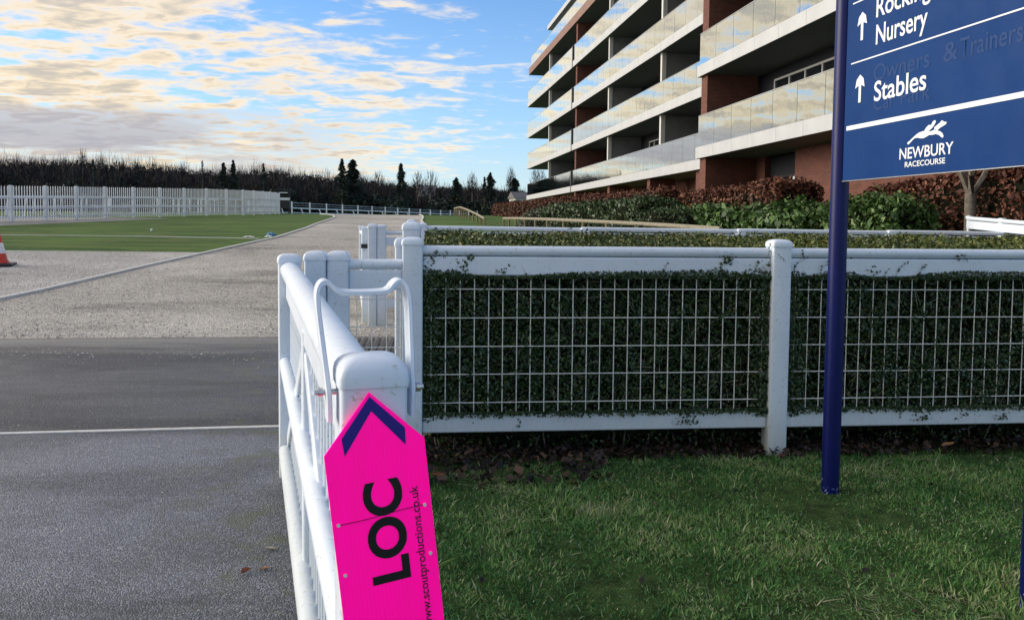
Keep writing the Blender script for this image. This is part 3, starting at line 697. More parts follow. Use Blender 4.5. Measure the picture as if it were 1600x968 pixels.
arrow(.1795, 2.158, 2.303); arrow(.1815, 2.481, 2.627); arrow(.1815, 2.80, 2.945)
place_text('lettering', 'Stables', PRINT, sign, sf, .297, .669, 2.144, .100, bold=.012)
place_text('lettering', 'Nursery', PRINT, sign, sf, .297, .662, 2.431, .100, bold=.012)
place_text('lettering', 'Rocking Horse', PRINT, sign, sf, .293, 1.02, 2.568, .100, bold=.012)
Y0 = -.0212
place_text('ghost_lettering', 'Owners', GHOST, sign, sf, .291, .687, 2.245, .085, bold=.006)
place_text('ghost_lettering', '&', GHOST, sign, sf, .772, .86, 2.245, .085, bold=.006)
place_text('ghost_lettering', 'Trainers', GHOST, sign, sf, .868, 1.20, 2.245, .085, bold=.006)
place_text('ghost_lettering', 'Car', GHOST, sign, sf, .297, .46, 2.098, .075, bold=.006)
place_text('ghost_lettering', 'Park', GHOST, sign, sf, .50, .70, 2.098, .075, bold=.006)
Y0 = -.0215
place_text('lettering', 'NEWBURY', PRINT, sign, sf, .505, .854, 1.832, .053, bold=.012)
place_text('lettering', 'RACECOURSE', PRINT, sign, sf, .545, .808, 1.792, .026, bold=.014)
# galloping horse and jockey, drawn as one flat emblem in a 0..100 x 0..40 grid
def emb(pts): return [(.556 + x * .00252, 1.899 + y * .00222) for x, y in pts]
flat('emblem', emb([(0, 3), (3, 0), (8, 3), (14, 8), (20, 12), (27, 12), (35, 10), (43, 9), (50, 11), (58, 14), (66, 13), (74, 14), (82, 11), (88, 6), (91, 4), (94, 7), (91, 13), (85, 18), (79, 20), (76, 22), (72, 25), (70, 23), (60, 21), (50, 23), (40, 24), (30, 22), (22, 18), (14, 13), (7, 8), (2, 6)][::1]))
flat('emblem', emb([(70, 22), (78, 21), (84, 25), (92, 28), (99, 31), (100, 35), (94, 36), (88, 40), (84, 36), (77, 32), (70, 28)]))
flat('emblem', emb([(44, 24), (56, 22), (64, 27), (70, 33), (74, 40), (70, 43), (65, 40), (62, 34), (56, 35), (50, 31)]))

# ------------------------------------------------------------------ traffic cone
cone = empty('traffic_cone', (-11.95, 17.8, tz(-12, 17.8)), .4, 'red and white traffic cone standing on the pale gravel at the left edge', 'cone')
cone.scale = (1.12, 1.12, 1.15)
MB().lathe([(.235, .06), (.185, .12), (.155, .26)], 28).build('body', CONE_O, cone)
MB().lathe([(.1555, .26), (.107, .47)], 28).build('reflective_sleeve', CONE_W, cone)
MB().lathe([(.1065, .47), (.05, .72), (.035, .735)], 28).build('tip', CONE_O, cone)
bx('base', BLACK, cone, -.30, .30, -.30, .30, .008, .065, bevel=.015)

# ------------------------------------------------------------------ near hedge
def hedge_box_pts(x0, x1, y0, y1, z0, z1a, z1b, n, wt, depth=.10):
    """points in a skin of the box (local frame): front, top, ends"""
    af = (x1 - x0) * (z1a - z0); at_ = (x1 - x0) * (y1 - y0); ae = (y1 - y0) * (z1a - z0)
    w = np.array([af * wt[0], at_ * wt[1], ae * wt[2], ae * wt[3], af * wt[4]]); w = w / w.sum(); out = []
    for i, k in enumerate((n * w).astype(int)):
        u, v = rng.random(k), rng.random(k); d = np.abs(rng.normal(size=k)) * depth
        if i == 0: P_ = np.stack([x0 + u * (x1 - x0), y0 + d, z0 + v * (z1a - z0)], 1); N = (0, -1, .2)
        elif i == 1: P_ = np.stack([x0 + u * (x1 - x0), y0 + v * (y1 - y0), z1a + v * (z1b - z1a) - d * .5], 1); N = (0, 0, 1)
        elif i == 2: P_ = np.stack([x0 + d, y0 + u * (y1 - y0), z0 + v * (z1a - z0)], 1); N = (-1, 0, .2)
        elif i == 3: P_ = np.stack([x1 - d, y0 + u * (y1 - y0), z0 + v * (z1a - z0)], 1); N = (1, 0, .2)
        else: P_ = np.stack([x0 + u * (x1 - x0), y1 - d, z0 + v * (z1b - z0)], 1); N = (0, 1, .2)
        out.append((P_, np.tile(N, (k, 1))))
    return out
def fbm2(x, y, s, seed=0):
    v = 0
    for k in range(4):
        f = s * 2 ** k; v = v + (np.sin(x * f * 1.3 + seed + k * 1.7 + 1.9 * np.sin(y * f * .9 + k)) * np.cos(y * f * 1.1 + seed * 2 + k * 2.3 + 1.7 * np.sin(x * f * .8))) / (1.6 ** k)
    return v
def make_near_hedge():
    h = empty('clipped_hedge', (F0[0], F0[1], 0), FA, 'dark small-leaved hedge growing through the wire mesh of the front white fence', 'hedge')
    L = 6.3
    bx('core', CORE, h, .12, L - .05, .12, .74, .12, 1.28)  # dark filler box added inside the foliage to block light
    fr_, tp, e0, e1, bk = hedge_box_pts(.065, L, .0, .86, .22, 1.33, 1.435, 235000, (3.4, 2.4, 1.2, .3, .5), .055)
    # front: clumped, a few leaves poke out through the mesh and hang over the boards
    Pf, Nf = fr_
    wav = np.sin(Pf[:, 0] * 9 + Pf[:, 2] * 4) * .012 + np.sin(Pf[:, 0] * 23 - Pf[:, 2] * 17) * .010
    Pf[:, 1] += wav + .012
    cover = np.clip(fbm2(Pf[:, 0], Pf[:, 2], 2.2, 3.0) * .030 + fbm2(Pf[:, 0], Pf[:, 2], 9.0, 1.0) * .016 + .012, -.03, .055)
    Pf[:, 1] -= cover
    cl = .5 + .5 * np.sin(Pf[:, 0] * 13 + np.sin(Pf[:, 2] * 11) * 2) * np.sin(Pf[:, 2] * 15 + np.sin(Pf[:, 0] * 9) * 2)
    keep = rng.random(len(Pf)) < .45 + .55 * cl; Pf, Nf = Pf[keep], Nf[keep]
    A = leaves(Pf, .021, Nf, .9, .6)
    post_hug = []
    for px_ in (.06, 2.30, 2.44, 4.66, 4.80):          # thicker growth against the posts
        k = 5000; side = 1 if px_ in (.06, 2.44, 4.80) else -1
        q = np.stack([px_ + side * np.abs(rng.normal(size=k)) * .05, -.035 + rng.random(k) * .08, .26 + rng.random(k) * .95], 1); post_hug.append(leaves(q, .020, np.tile((0, -1, .2), (k, 1)), .9, .6))
    # fringe along upper and lower board
    k = 9000; x = rng.random(k) * L; am = .5 + .5 * np.sin(x * 5.1 + 2 * np.sin(x * 2.3))
    q = np.stack([x, -.032 - rng.random(k) * .012, 1.165 + rng.random(k) ** 2 * .045 * am * 1.2], 1); fr1 = leaves(q[x > .1], .018, np.tile((0, -1, .3), ((x > .1).sum(), 1)), .8, .6)
    q = np.stack([x, -.036 - rng.random(k) * .012, .314 - rng.random(k) ** 4 * .035 * am[::-1]], 1); fr2 = leaves(q[x > .1], .018, np.tile((0, -1, .3), ((x > .1).sum(), 1)), .8, .6)
    low = np.stack([rng.random(7000) * L, .05 + np.abs(rng.normal(size=7000)) * .15, .02 + rng.random(7000) * .22], 1); lw = leaves(low, .024, None, 1, .5)
    V, F, r_ = merge([A, leaves(*[e0[0], .02, e0[1]], .9, .6), leaves(*[e1[0], .02, e1[1]], .9, .6), leaves(*[bk[0], .022, bk[1]], .9, .6), fr1, fr2, lw] + post_hug)
    npmesh('foliage', V, F, LEAF_BOX, h, r_, 'stuff')
    Pt, Nt = tp; Pt[:, 2] += np.sin(Pt[:, 0] * 7) * .006 + np.sin(Pt[:, 1] * 31 + Pt[:, 0] * 5) * .006 + (rng.random(len(Pt)) ** 6) * .03
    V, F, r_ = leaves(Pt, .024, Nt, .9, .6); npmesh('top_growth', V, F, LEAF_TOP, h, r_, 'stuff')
    # stray shoots reaching over the boards and posts
    tw, lf = [], []
    spots = [(1.52, 1.17, .10), (1.55, 1.17, .13), (1.40, 1.165, .06), (1.75, 1.165, .07), (.72, 1.165, .05), (1.04, 1.165, .06), (2.42, 1.17, .2), (2.46, 1.2, .17), (2.40, 1.28, .1), (2.60, 1.165, .16), (2.95, 1.165, .12), (3.05, 1.165, .10), (3.16, 1.165, .16),
             (3.3, 1.165, .14), (3.75, 1.165, .08), (.62, .315, -.04), (1.2, .315, -.05), (1.78, .315, -.06), (1.83, .315, -.05), (2.7, .315, -.05), (3.2, .315, -.09), (3.24, .315, -.07), (2.12, .315, -.05), (2.28, 1.33, .08), (.12, 1.30, .05), (.2, 1.30, .05), (2.52, 1.31, .06), (3.6, 1.3, .05), (3.66, 1.3, .07)]
    for (x, z, ln) in spots:
        p0 = np.array([x, -.03, z - .02 * np.sign(ln)]); d = np.array([random.uniform(-.5, .5), -.12, 1.0 * np.sign(ln)]); n_ = max(3, int(abs(ln) / .022))
        for i in range(n_):
            d = unit(d + rng.normal(size=3) * [.35, .05, .12]); p1 = p0 + d * abs(ln) / n_; p1[1] = min(p1[1], -.034)
            tw.append((p0.copy(), p1.copy())); lf += [p1 + rng.normal(size=3) * .005 for _ in range(2)]; p0 = p1
    mb = MB()
    for a, b in tw: mb.tube([a, b], .0013, 4, cap=False)
    mb.build('twig', BARK, h, kind='stuff')
    V, F, r_ = leaves(np.array(lf), .016, np.tile((0, -1, .3), (len(lf), 1)), .6, .6); npmesh('shoot_leaves', V, F, LEAF_BOX, h, r_ * .8, 'stuff')
    V, F, r_ = slivers(*(lambda a, d: (a, a + d))(np.stack([rng.random(1500) * L, -.012 + rng.random(1500) * .04, .3 + rng.random(1500) * .85], 1), unit(rng.normal(size=(1500, 3)) * [.8, .12, 1]) * (.05 + .13 * rng.random((1500, 1)))), .0035)
    npmesh('dead_twig', V, F, PALETW, h, r_, 'stuff')
    # bare inner stems near the ground
    mb = MB()
    for k in range(150):
        x = random.uniform(.1, L); y = random.uniform(.1, .7); a = random.uniform(-.2, .2)
        mb.tube([(x, y, 0), (x + a, y + random.uniform(-.12, .1), .42)], .006, 5, .003, cap=False)
    mb.build('stem', BARK, h, kind='stuff')
    # far hedge
    h2 = empty('far_clipped_hedge', (FF0[0], FF0[1], .05), FA, 'second dark hedge running behind the far white round rail', 'hedge')
    bx('core', CORE, h2, .1, 8.6, .12, .7, .1, 1.2)
    fr_, tp, e0, e1, bk = hedge_box_pts(.08, 8.7, .06, .8, .1, 1.26, 1.26, 42000, (1.5, 1.5, 1, 1, 1), .05)
    V, F, r_ = merge([leaves(p_, .04, n_, .9, .6) for p_, n_ in (fr_, tp, e0, e1, bk)]); npmesh('foliage', V, F, LEAF_BOX, h2, r_, 'stuff')
make_near_hedge()

# ------------------------------------------------------------------ lawn blades, litter, stones, fallen leaves
def blades(n, x0, x1, y0, y1, hmin, hmax, cond, width=.0035):
    x = x0 + rng.random(n) * (x1 - x0); y = y0 + rng.random(n) * (y1 - y0); k = cond(x, y); x, y = x[k], y[k]; n = len(x)
    patch = fbm2(x, y, 1.6, 2.0)
    h = hmin + (hmax - hmin) * rng.random(n) ** 1.5; h *= np.clip(1 + .35 * patch, .45, 1.8)
    flat_ = fbm2(x, y, 2.3, 7.0) + .5 * rng.normal(size=n) > .75
    lean = rng.normal(size=(n, 2)) * (.5 + .9 * flat_)[:, None]
    hh = h * np.where(flat_, .55, 1)
    th = rng.random(n) * 6.283; wx, wy = np.cos(th) * width, np.sin(th) * width
    b0 = np.stack([x - wx, y - wy, np.full(n, .004)], 1); b1 = np.stack([x + wx, y + wy, np.full(n, .004)], 1)
    mid = np.stack([x + lean[:, 0] * h * .35, y + lean[:, 1] * h * .35, hh * .62], 1)
    tip = np.stack([x + lean[:, 0] * h * 1.0, y + lean[:, 1] * h * 1.0, hh * .95 + .004], 1)
    m0 = mid - np.stack([wx, wy, wx * 0], 1) * .75; m1 = mid + np.stack([wx, wy, wx * 0], 1) * .75
    V = np.stack([b0, b1, m1, tip, m0], 1).reshape(-1, 3); F = np.arange(5 * n).reshape(n, 5)
    straw = (rng.random(n) < np.where(flat_, .22, .06))
    r_ = np.where(straw, .9 + .1 * rng.random(n), np.clip(.40 + .20 * patch + .22 * fbm2(x, y, 4.5, 11.0) + .20 * rng.normal(size=n), 0, .92))
    return V, F, r_
def on_lawn(x, y): return (x > GX(y) + .22 + .05 * np.sin(y * 9)) & (y < 4.80 + .09 * x + .04 * np.sin(x * 7) + .03 * np.sin(x * 19) - .25 * np.exp(-((x + .45) / .28) ** 2))
parts = [blades(185000, -.9, 4.3, 2.3, 5.2, .010, .026, on_lawn), blades(9000, -.9, 4.3, 2.3, 5.2, .035, .06, on_lawn, .003), blades(14000, -.4, 5, .8, 2.3, .02, .05, on_lawn)]
V, F, r_ = merge(parts); tag(npmesh('lawn_grass', V, F, GRASSB, None, r_), 'rough green grass of the lawn below the hedge fence', 'grass', kind='stuff')
# moss and weed tufts in the driveway by the gate foot
x = rng.random(5200); y = rng.random(5200)
yy = -.2 + y * 5.2; xx = GX(yy) + .10 + (x - .5) * .22
V, F, r_ = blades(9000, -1.6, .4, .6, 5.2, .01, .035, lambda a, b: np.abs(a - GX(b) - .14 + .03 * np.sin(b * 6)) < .10 * rng.random(len(a)) ** .5)
tag(npmesh('verge_grass', V, F, GRASSB, None, r_), 'thin weedy grass growing along the asphalt edge under the open gate', 'grass', kind='stuff')
def chips(n, cond, x0, x1, y0, y1, size, zmax=.03, base=0.0):
    x = x0 + rng.random(n) * (x1 - x0); y = y0 + rng.random(n) * (y1 - y0); k = cond(x, y); x, y = x[k], y[k]
    P_ = np.stack([x, y, base + .008 + rng.random(len(x)) * zmax], 1); V, F, r_ = leaves(P_, size, np.tile((0, -.1, 1), (len(x), 1)), .55, .7, .5); return V, F, r_
V, F, r_ = merge([chips(22000, lambda a, b: (b - .098 * a > 4.70) & (b - .098 * a < 5.7), -.9, 5, 4.4, 6.2, .034, .05, .01),
                  chips(450, lambda a, b: (b - .098 * a > 4.3) & (b - .098 * a < 4.75), -.8, .6, 4.1, 4.8, .05, .05, .01), chips(130, on_lawn, -.8, 4, 2.4, 4.9, .022, .02, .012)])
tag(npmesh('leaf_litter', V, F, LITTER, None, r_), 'dead brown leaves and bark chips in the bed under the hedge', 'leaf litter', kind='stuff')
def rocks(n, x0, x1, y0, y1, size, cond=None, power=1.0):
    x = x0 + rng.random(n) * (x1 - x0); y = y0 + rng.random(n) ** power * (y1 - y0)
    if cond is not None: k = cond(x, y); x, y = x[k], y[k]
    n = len(x); z = np.array([tz(a, b) for a, b in zip(x, y)]); s = size * (.5 + rng.random(n) ** 2 * 1.1)
    base = np.array([(1, 0, 0), (0, 1, 0), (-1, 0, 0), (0, -1, 0), (0, 0, .75), (0, 0, -.4)]); T = np.array([(0, 1, 4), (1, 2, 4), (2, 3, 4), (3, 0, 4)])
    th = rng.random(n) * 6.283; c, s2 = np.cos(th), np.sin(th); st = .6 + rng.random(n) * .8
    b = base[None] * (s[:, None, None] * np.stack([st, 1 / st, .5 + .5 * rng.random(n)], 1)[:, None]) * (1 + .2 * rng.normal(size=(n, 6, 1)))
    X = b[..., 0] * c[:, None] - b[..., 1] * s2[:, None] + x[:, None]; Y = b[..., 0] * s2[:, None] + b[..., 1] * c[:, None] + y[:, None]; Z = b[..., 2] + z[:, None] + .008
    V = np.stack([X, Y, Z], 2).reshape(-1, 3); F = (T[None] + np.arange(n)[:, None, None] * 6).reshape(-1, 3)
    return V, F, np.repeat(rng.random(n), 4)
V, F, r_ = rocks(52000, -16, -.9, 9.2, 24, .0115, lambda x, y: (y > 9.66 + .08 * (x + 3)) & ((y < 21.5) | (x > -8.7)) & (x < -1.0), 1.4)
V2, F2, r2 = rocks(9000, -14, -1.1, 0, .01, .009, None)
tx = V2[:, 0]; sp_ = -np.abs(rng.normal(size=len(V2) // 6)) * .55; V2[:, 1] += 9.62 + V2[:, 1] * 0 + .10 * (tx + 3) + np.repeat(sp_, 6) - .02; V2[:, 2] += 0.012
V, F, r_ = merge([(V, F, r_), (V2, F2, r2)])
tag(npmesh('loose_gravel', V, F, STONES, None, r_), 'loose pale stones scattered over the gravel road and verge', 'gravel', kind='stuff')
V, F, r_ = rocks(1500, -5, -.2, 2.2, 9.6, .0045, None)
tag(npmesh('grit', V, F, STONES, None, r_), 'small pale grit scattered on the driveway asphalt', 'grit', kind='stuff')
def fallen(x, y, z, size, m, label, curl=.5, rz=0, cat='leaf', group=None):
    vs = []; n = 12; prof = [(-1, 0), (-.75, .28), (-.35, .50), (.05, .55), (.45, .40), (.8, .15), (1, 0)]
    top = [(a, b) for a, b in prof]; fs = []
    for a, b in prof: vs += [(a, -b, curl * (b * .55) + .12 * a * a), (a, 0, 0.10 * a * a), (a, b, curl * (b * .75) + .12 * a * a)]
    for i in range(len(prof) - 1):
        for j in range(2): fs.append((i * 3 + j, i * 3 + j + 1, i * 3 + j + 4, i * 3 + j + 3))
    fs2 = [tuple(f) for f in fs]
    v2 = [(a * size, b * size, c * size) for a, b, c in vs] + [(a * size, b * size, c * size + .0015) for a, b, c in vs]; k = len(vs)
    o = MB().add(v2, [f[::-1] for f in fs2] + [tuple(i + k for i in f) for f in fs2], True).build('fallen_leaf', m, auto=False)
    o.location = (x, y, z); o.rotation_euler = (random.uniform(-.2, .2), random.uniform(-.2, .2), rz); return tag(o, label, cat, group)
DRY = mat("dry_leaf", (.22, .10, .045), .6, var=.4, vscale=60); PALE = mat("pale_leaf", (.34, .31, .24), .6, var=.3, vscale=50)
REDL = mat("rust_leaf", (.20, .05, .02), .6, var=.4, vscale=60)
fallen(-1.09, 3.43, .010, .030, PALE, 'pale curled leaf lying on the asphalt left of the gate, the farther one', .6, .2)
fallen(-1.12, 3.20, .012, .026, REDL, 'rust brown curled leaf lying on the asphalt left of the gate, the nearer one', 1.2, .8)
fallen(-1.05, 3.23, .010, .024, DRY, 'straw coloured leaf lying right beside the rust brown one on the asphalt', .6, .1)
fallen(-.42, 4.42, .03, .045, mat("orange_leaf", (.28, .09, .03), .6, var=.4, vscale=50), 'large orange brown dead leaf at the left end of the bed, beside the pink sign', .7, .6)
fallen(.05, 4.50, .03, .038, DRY, 'brown dead leaf on the grass edge right of the pink sign', .8, 2.2)
fallen(2.92, 5.05, .06, .055, mat("tan_leaf", (.30, .17, .08), .6, var=.3, vscale=40), 'big tan dead leaf propped in the bed right of the blue pole', .5, .3)
fallen(2.20, 4.97, .035, .022, PALE, 'small white leaf in the dark bed just right of the blue pole', .5, 1.3)
fallen(3.17, 4.88, .03, .030, PALE, 'pale broken leaf at the edge of the bed towards the right border', .6, 2.6)

# ------------------------------------------------------------------ shrubs and hedges by the building
def blob_hedge(name, label, cat, A, B, w, h0, h1, size, m, n, wob=.10, z0=None, parentless=True, zt=None):
    """hedge running from A to B (world xy); its crest height may change from h0 to h1 (absolute tops if zt)"""
    ax, ay = A; L = math.hypot(B[0] - ax, B[1] - ay); ang = math.atan2(B[1] - ay, B[0] - ax); bz = min(tz(*A), tz(*B)) - .05
    o = empty(name, (ax, ay, bz), ang, label, cat)
    n1 = int(n * .62); out = []
    for side, k in ((0, int(n * .34)), (1, int(n * .22)), (2, int(n * .30)), (3, int(n * .14))):
        u, v = rng.random(k), rng.random(k); d = np.abs(rng.normal(size=k)) * .07; X = u * L; H = h0 + (h1 - h0) * u
        bump_ = wob * (fbm2(X, v * 2.0 + side * 5, 1.1, side) * .5)
        if side == 0: P_ = np.stack([X, -w / 2 + d - bump_ * .6, v * H], 1); N = (0, -1, .2)
        elif side == 1: P_ = np.stack([X, w / 2 - d + bump_ * .6, v * H], 1); N = (0, 1, .2)
        elif side == 2: P_ = np.stack([X, (v - .5) * w, H - d + bump_ + (rng.random(k) ** 5) * size * 1.5], 1); N = (0, 0, 1)
        else:
            e = rng.random(k) < .5; P_ = np.stack([np.where(e, d, L - d), (v - .5) * w, u * np.where(e, h0, h1)], 1); N = (0, 0, .3)
        # round the shoulders
        fy = np.clip((P_[:, 2] / np.where(H > 0, H, 1) - .8) / .2, 0, 1); P_[:, 1] *= 1 - .22 * fy ** 2
        out.append(leaves(P_, size, np.tile(N, (k, 1)), .9, .55))
    V, F, r_ = merge(out); npmesh('foliage', V, F, m, o, r_, 'stuff')
    c = MB(); c.add([(.1, -w / 2 + .16, 0), (L - .1, -w / 2 + .16, 0), (L - .1, w / 2 - .16, 0), (.1, w / 2 - .16, 0), (.1, -w / 2 + .16, h0 - .16), (L - .1, -w / 2 + .16, h1 - .16), (L - .1, w / 2 - .16, h1 - .16), (.1, w / 2 - .16, h0 - .16)],
                    [(0, 3, 2, 1), (4, 5, 6, 7), (0, 1, 5, 4), (1, 2, 6, 5), (2, 3, 7, 6), (3, 0, 4, 7)]); c.build('core', CORE, o)
    return o
BXF = lambda y: 11.0 - .149 * y           # line of the balcony fronts of the near wing
hx = lambda y, d: BXF(y) - d
blob_hedge('beech_hedge', 'long russet brown beech hedge along the far part of the flats', 'hedge', (hx(24.5, 2.1), 24.5), (hx(68, 2.1), 68), 1.3, 1.42, 1.98, .11, BEECH, 46000)
blob_hedge('beech_hedge', 'russet beech hedge before the ground floor, between brick pier and blue pole', 'hedge', (hx(17.2, 2.0), 17.2), (hx(23.6, 2.0), 23.6), 1.2, 1.68, 1.62, .10, BEECH, 15000)
blob_hedge('beech_hedge', 'tall russet beech hedge under the blue sign panel, behind the bare trunk', 'hedge', (hx(8.2, .75), 8.2), (hx(16.4, .75), 16.4), .8, 2.75, 2.35, .085, BEECH, 34000)
blob_hedge('laurel_hedge', 'glossy green laurel shrubs beyond the far white rail, left of the blue pole', 'hedge', (6.35, 15.6), (4.95, 21.3), 1.3, 1.04, 1.22, .15, LAUREL, 12000, .25)
blob_hedge('laurel_hedge', 'glossy green laurel shrubs seen between the blue pole and the bare trunk', 'hedge', (6.98, 13.3), (6.42, 15.6), 1.0, 1.52, 1.50, .12, LAUREL, 8000, .25)
blob_hedge('low_hedge', 'low dark green clipped hedge left of the laurels in front of the beech hedge', 'hedge', (4.35, 22.6), (1.95, 33.5), 1.5, 1.15, 1.15, .11, LOWGREEN, 12000)
def bush(name, label, x, y, rx, ry, h, size, m, n):
    o = empty(name, (x, y, tz(x, y) - .03), 0, label, 'bush')
    d = unit(rng.normal(size=(n, 3))); d[:, 2] = np.abs(d[:, 2]); rr = 1 - np.abs(rng.normal(size=(n, 1))) * .10 + .06 * np.sin(d[:, :1] * 9 + d[:, 1:2] * 7)
    P_ = d * rr * [rx, ry, h]; V, F, r_ = leaves(P_, size, d, .8, .5); npmesh('foliage', V, F, m, o, r_, 'stuff')
    m_ = MB()
    for k in range(9):
        a = k * .7; m_.tube([(0, 0, 0), (math.cos(a) * rx * .35, math.sin(a) * ry * .35, h * .45), (math.cos(a) * rx * .7, math.sin(a) * ry * .7, h * .7)], .03, 5, .01, cap=False)
    m_.build('stem', BARK, o)
    ico = MB().lathe([(.75, 0), (.85, .3), (.75, .6), (.45, .82), (.05, .88)], 14); oo = ico.build('core', CORE, o); oo.scale = (rx, ry, h)
bush('rounded_bush', 'dark green rounded bush at the left foot of the laurel shrubs', 4.15, 20.4, 1.15, 1.2, 1.0, .08, LOWGREEN, 6000)
bush('rounded_bush', 'grey green rounded bush beside the left end of the low clipped hedge', 1.35, 34.5, 1.2, 1.2, 1.0, .10, GREYGREEN, 4000)

# ------------------------------------------------------------------ bare tree right behind the sign
def grow(mb, p, d, r, L, depth, tips, spread=.5, seg=3):
    pts = [p.copy()]; q = p.copy(); dd = d.copy()
    for i in range(seg):
        dd = (dd + Vector((random.gauss(0, .09), random.gauss(0, .09), random.gauss(.03, .05)))).normalized(); q = q + dd * L / seg; pts.append(q.copy())
    mb.tube(pts, r, 6 if depth < 3 else 4, r * .62, cap=False)
    if depth == 0: tips.append(q); return
    for k in range(3 if depth > 1 else 4):
        a = random.uniform(0, 6.28); e = Vector((math.cos(a), math.sin(a), 0)) * spread
        nd = (dd + e + Vector((0, 0, .25))).normalized()
        grow(mb, pts[-1] if k < 2 else pts[-2], nd, r * .58, L * random.uniform(.62, .8), depth - 1, tips, spread, seg)
def bare_tree(x, y, r, h, label, depth=4, spread=.5, name='bare_tree', group=None, trunk_h=.35):
    o = empty(name, (x, y, tz(x, y) - .05), random.uniform(0, 6), label, 'tree', group)
    MB().tube([(0, 0, -.1), (0, 0, .15), (.02, .01, h * trunk_h * .5), (0, 0, h * trunk_h)], r, 14, r * .82).build('trunk', BARK, o)
    mb = MB(); tips = []; random.seed(int(abs(x * 13 + y * 7)))
    for k in range(4): grow(mb, Vector((0, 0, h * trunk_h * (.93 + .02 * k))), Vector((math.cos(k * 1.7) * .5, math.sin(k * 1.7) * .5, 1)).normalized(), r * .55, h * .28, depth, tips, spread)
    mb.build('crown', BARK, o); return o
bare_tree(7.72, 13.0, .105, 5.2, 'bare grey trunk rising behind the blue sign beside the laurel shrubs', 3, .35)
# pieces of white fence on the terrace to the right of the trunk
rt = empty('ramp_fence', (8.25, 13.6, 0), math.atan2(-2.6, -.1), 'white fence rail sloping down in front of the tall beech hedge at the right border', 'fence')
def ramp_seg(a, za, b, zb):
    A_, B_ = Vector((*a, 0)), Vector((*b, 0)); D_ = B_ - A_; rt.location = A_; rt.rotation_euler = (0, 0, math.atan2(D_.y, D_.x)); L = D_.length
    MB().tube([(0, 0, za - .03), (L, 0, zb - .03)], .033, 12).build('top_rail', WHITE, rt)
    m_ = MB(); m_.add([(0, -.02, za - .20), (L, -.02, zb - .20), (L, .02, zb - .20), (0, .02, za - .20), (0, -.02, za - .07), (L, -.02, zb - .07), (L, .02, zb - .07), (0, .02, za - .07)], [(0, 3, 2, 1), (4, 5, 6, 7), (0, 1, 5, 4), (1, 2, 6, 5), (2, 3, 7, 6), (3, 0, 4, 7)]); m_.build('board', WHITE, rt)
    for t in (0, .5, 1):
        x = L * t; z = za + (zb - za) * t; MB().rpost(x, .03, .09, .09, tz(A_.x + D_.x * t, A_.y + D_.y * t) - .3, z - .02, .02).build('post', WHITE, rt)
ramp_seg((7.66, 12.95), 1.705, (7.78, 11.4), 1.61)
lp = MB().rpost(0, 0, .13, .13, -.2, 1.28, .03).build('bollard_post', FARWHITE); lp.location = (8.25, 14.5, tz(8.25, 14.5)); tag(lp, 'pale square post between the laurel shrubs and the bare trunk', 'post')

# ------------------------------------------------------------------ low wooden knee rails
def knee_rail(label, pts, tops, spacing, m_top=TIMBER_T):
    o = empty('knee_rail', (pts[0][0], pts[0][1], tz(*pts[0])), 0, label, 'rail'); bz = o.location.z
    k = lerp_tab; acc = [0]
    for a, b in zip(pts, pts[1:]): acc.append(acc[-1] + math.hypot(b[0] - a[0], b[1] - a[1]))
    fx, fy, fz = (lerp_tab(list(zip(acc, v))) for v in ([p_[0] for p_ in pts], [p_[1] for p_ in pts], tops))
    n = int(acc[-1] / spacing); P_ = [Vector((fx(acc[-1] * i / n) - pts[0][0], fy(acc[-1] * i / n) - pts[0][1], fz(acc[-1] * i / n) - bz)) for i in range(n + 1)]
    MB().tube(P_, .055, 8).build('rail', m_top, o)
    for i, q in enumerate(P_):
        g_ = tz(q.x + pts[0][0], q.y + pts[0][1]) - bz
        MB().tube([(q.x, q.y, g_ - .2), (q.x, q.y, q.z - .04)], .045, 7).build('post', TIMBER, o)
knee_rail('low wooden knee rail curving away over the lawn, the farther one', [(-1.36, 37.5), (-1.9, 42), (-2.9, 49), (-3.9, 57), (-5.0, 66), (-5.6, 76)], [1.75, 2.0, 2.4, 2.72, 2.80, 2.85], 2.4)
knee_rail('low wooden knee rail beyond the far white rail, in front of the clipped hedges', [(-.42, 36.5), (.1, 33), (1.3, 27), (2.5, 22.5), (3.6, 19), (4.5, 16.6)], [1.77, 1.75, 1.68, 1.60, 1.52, 1.44], 1.75)

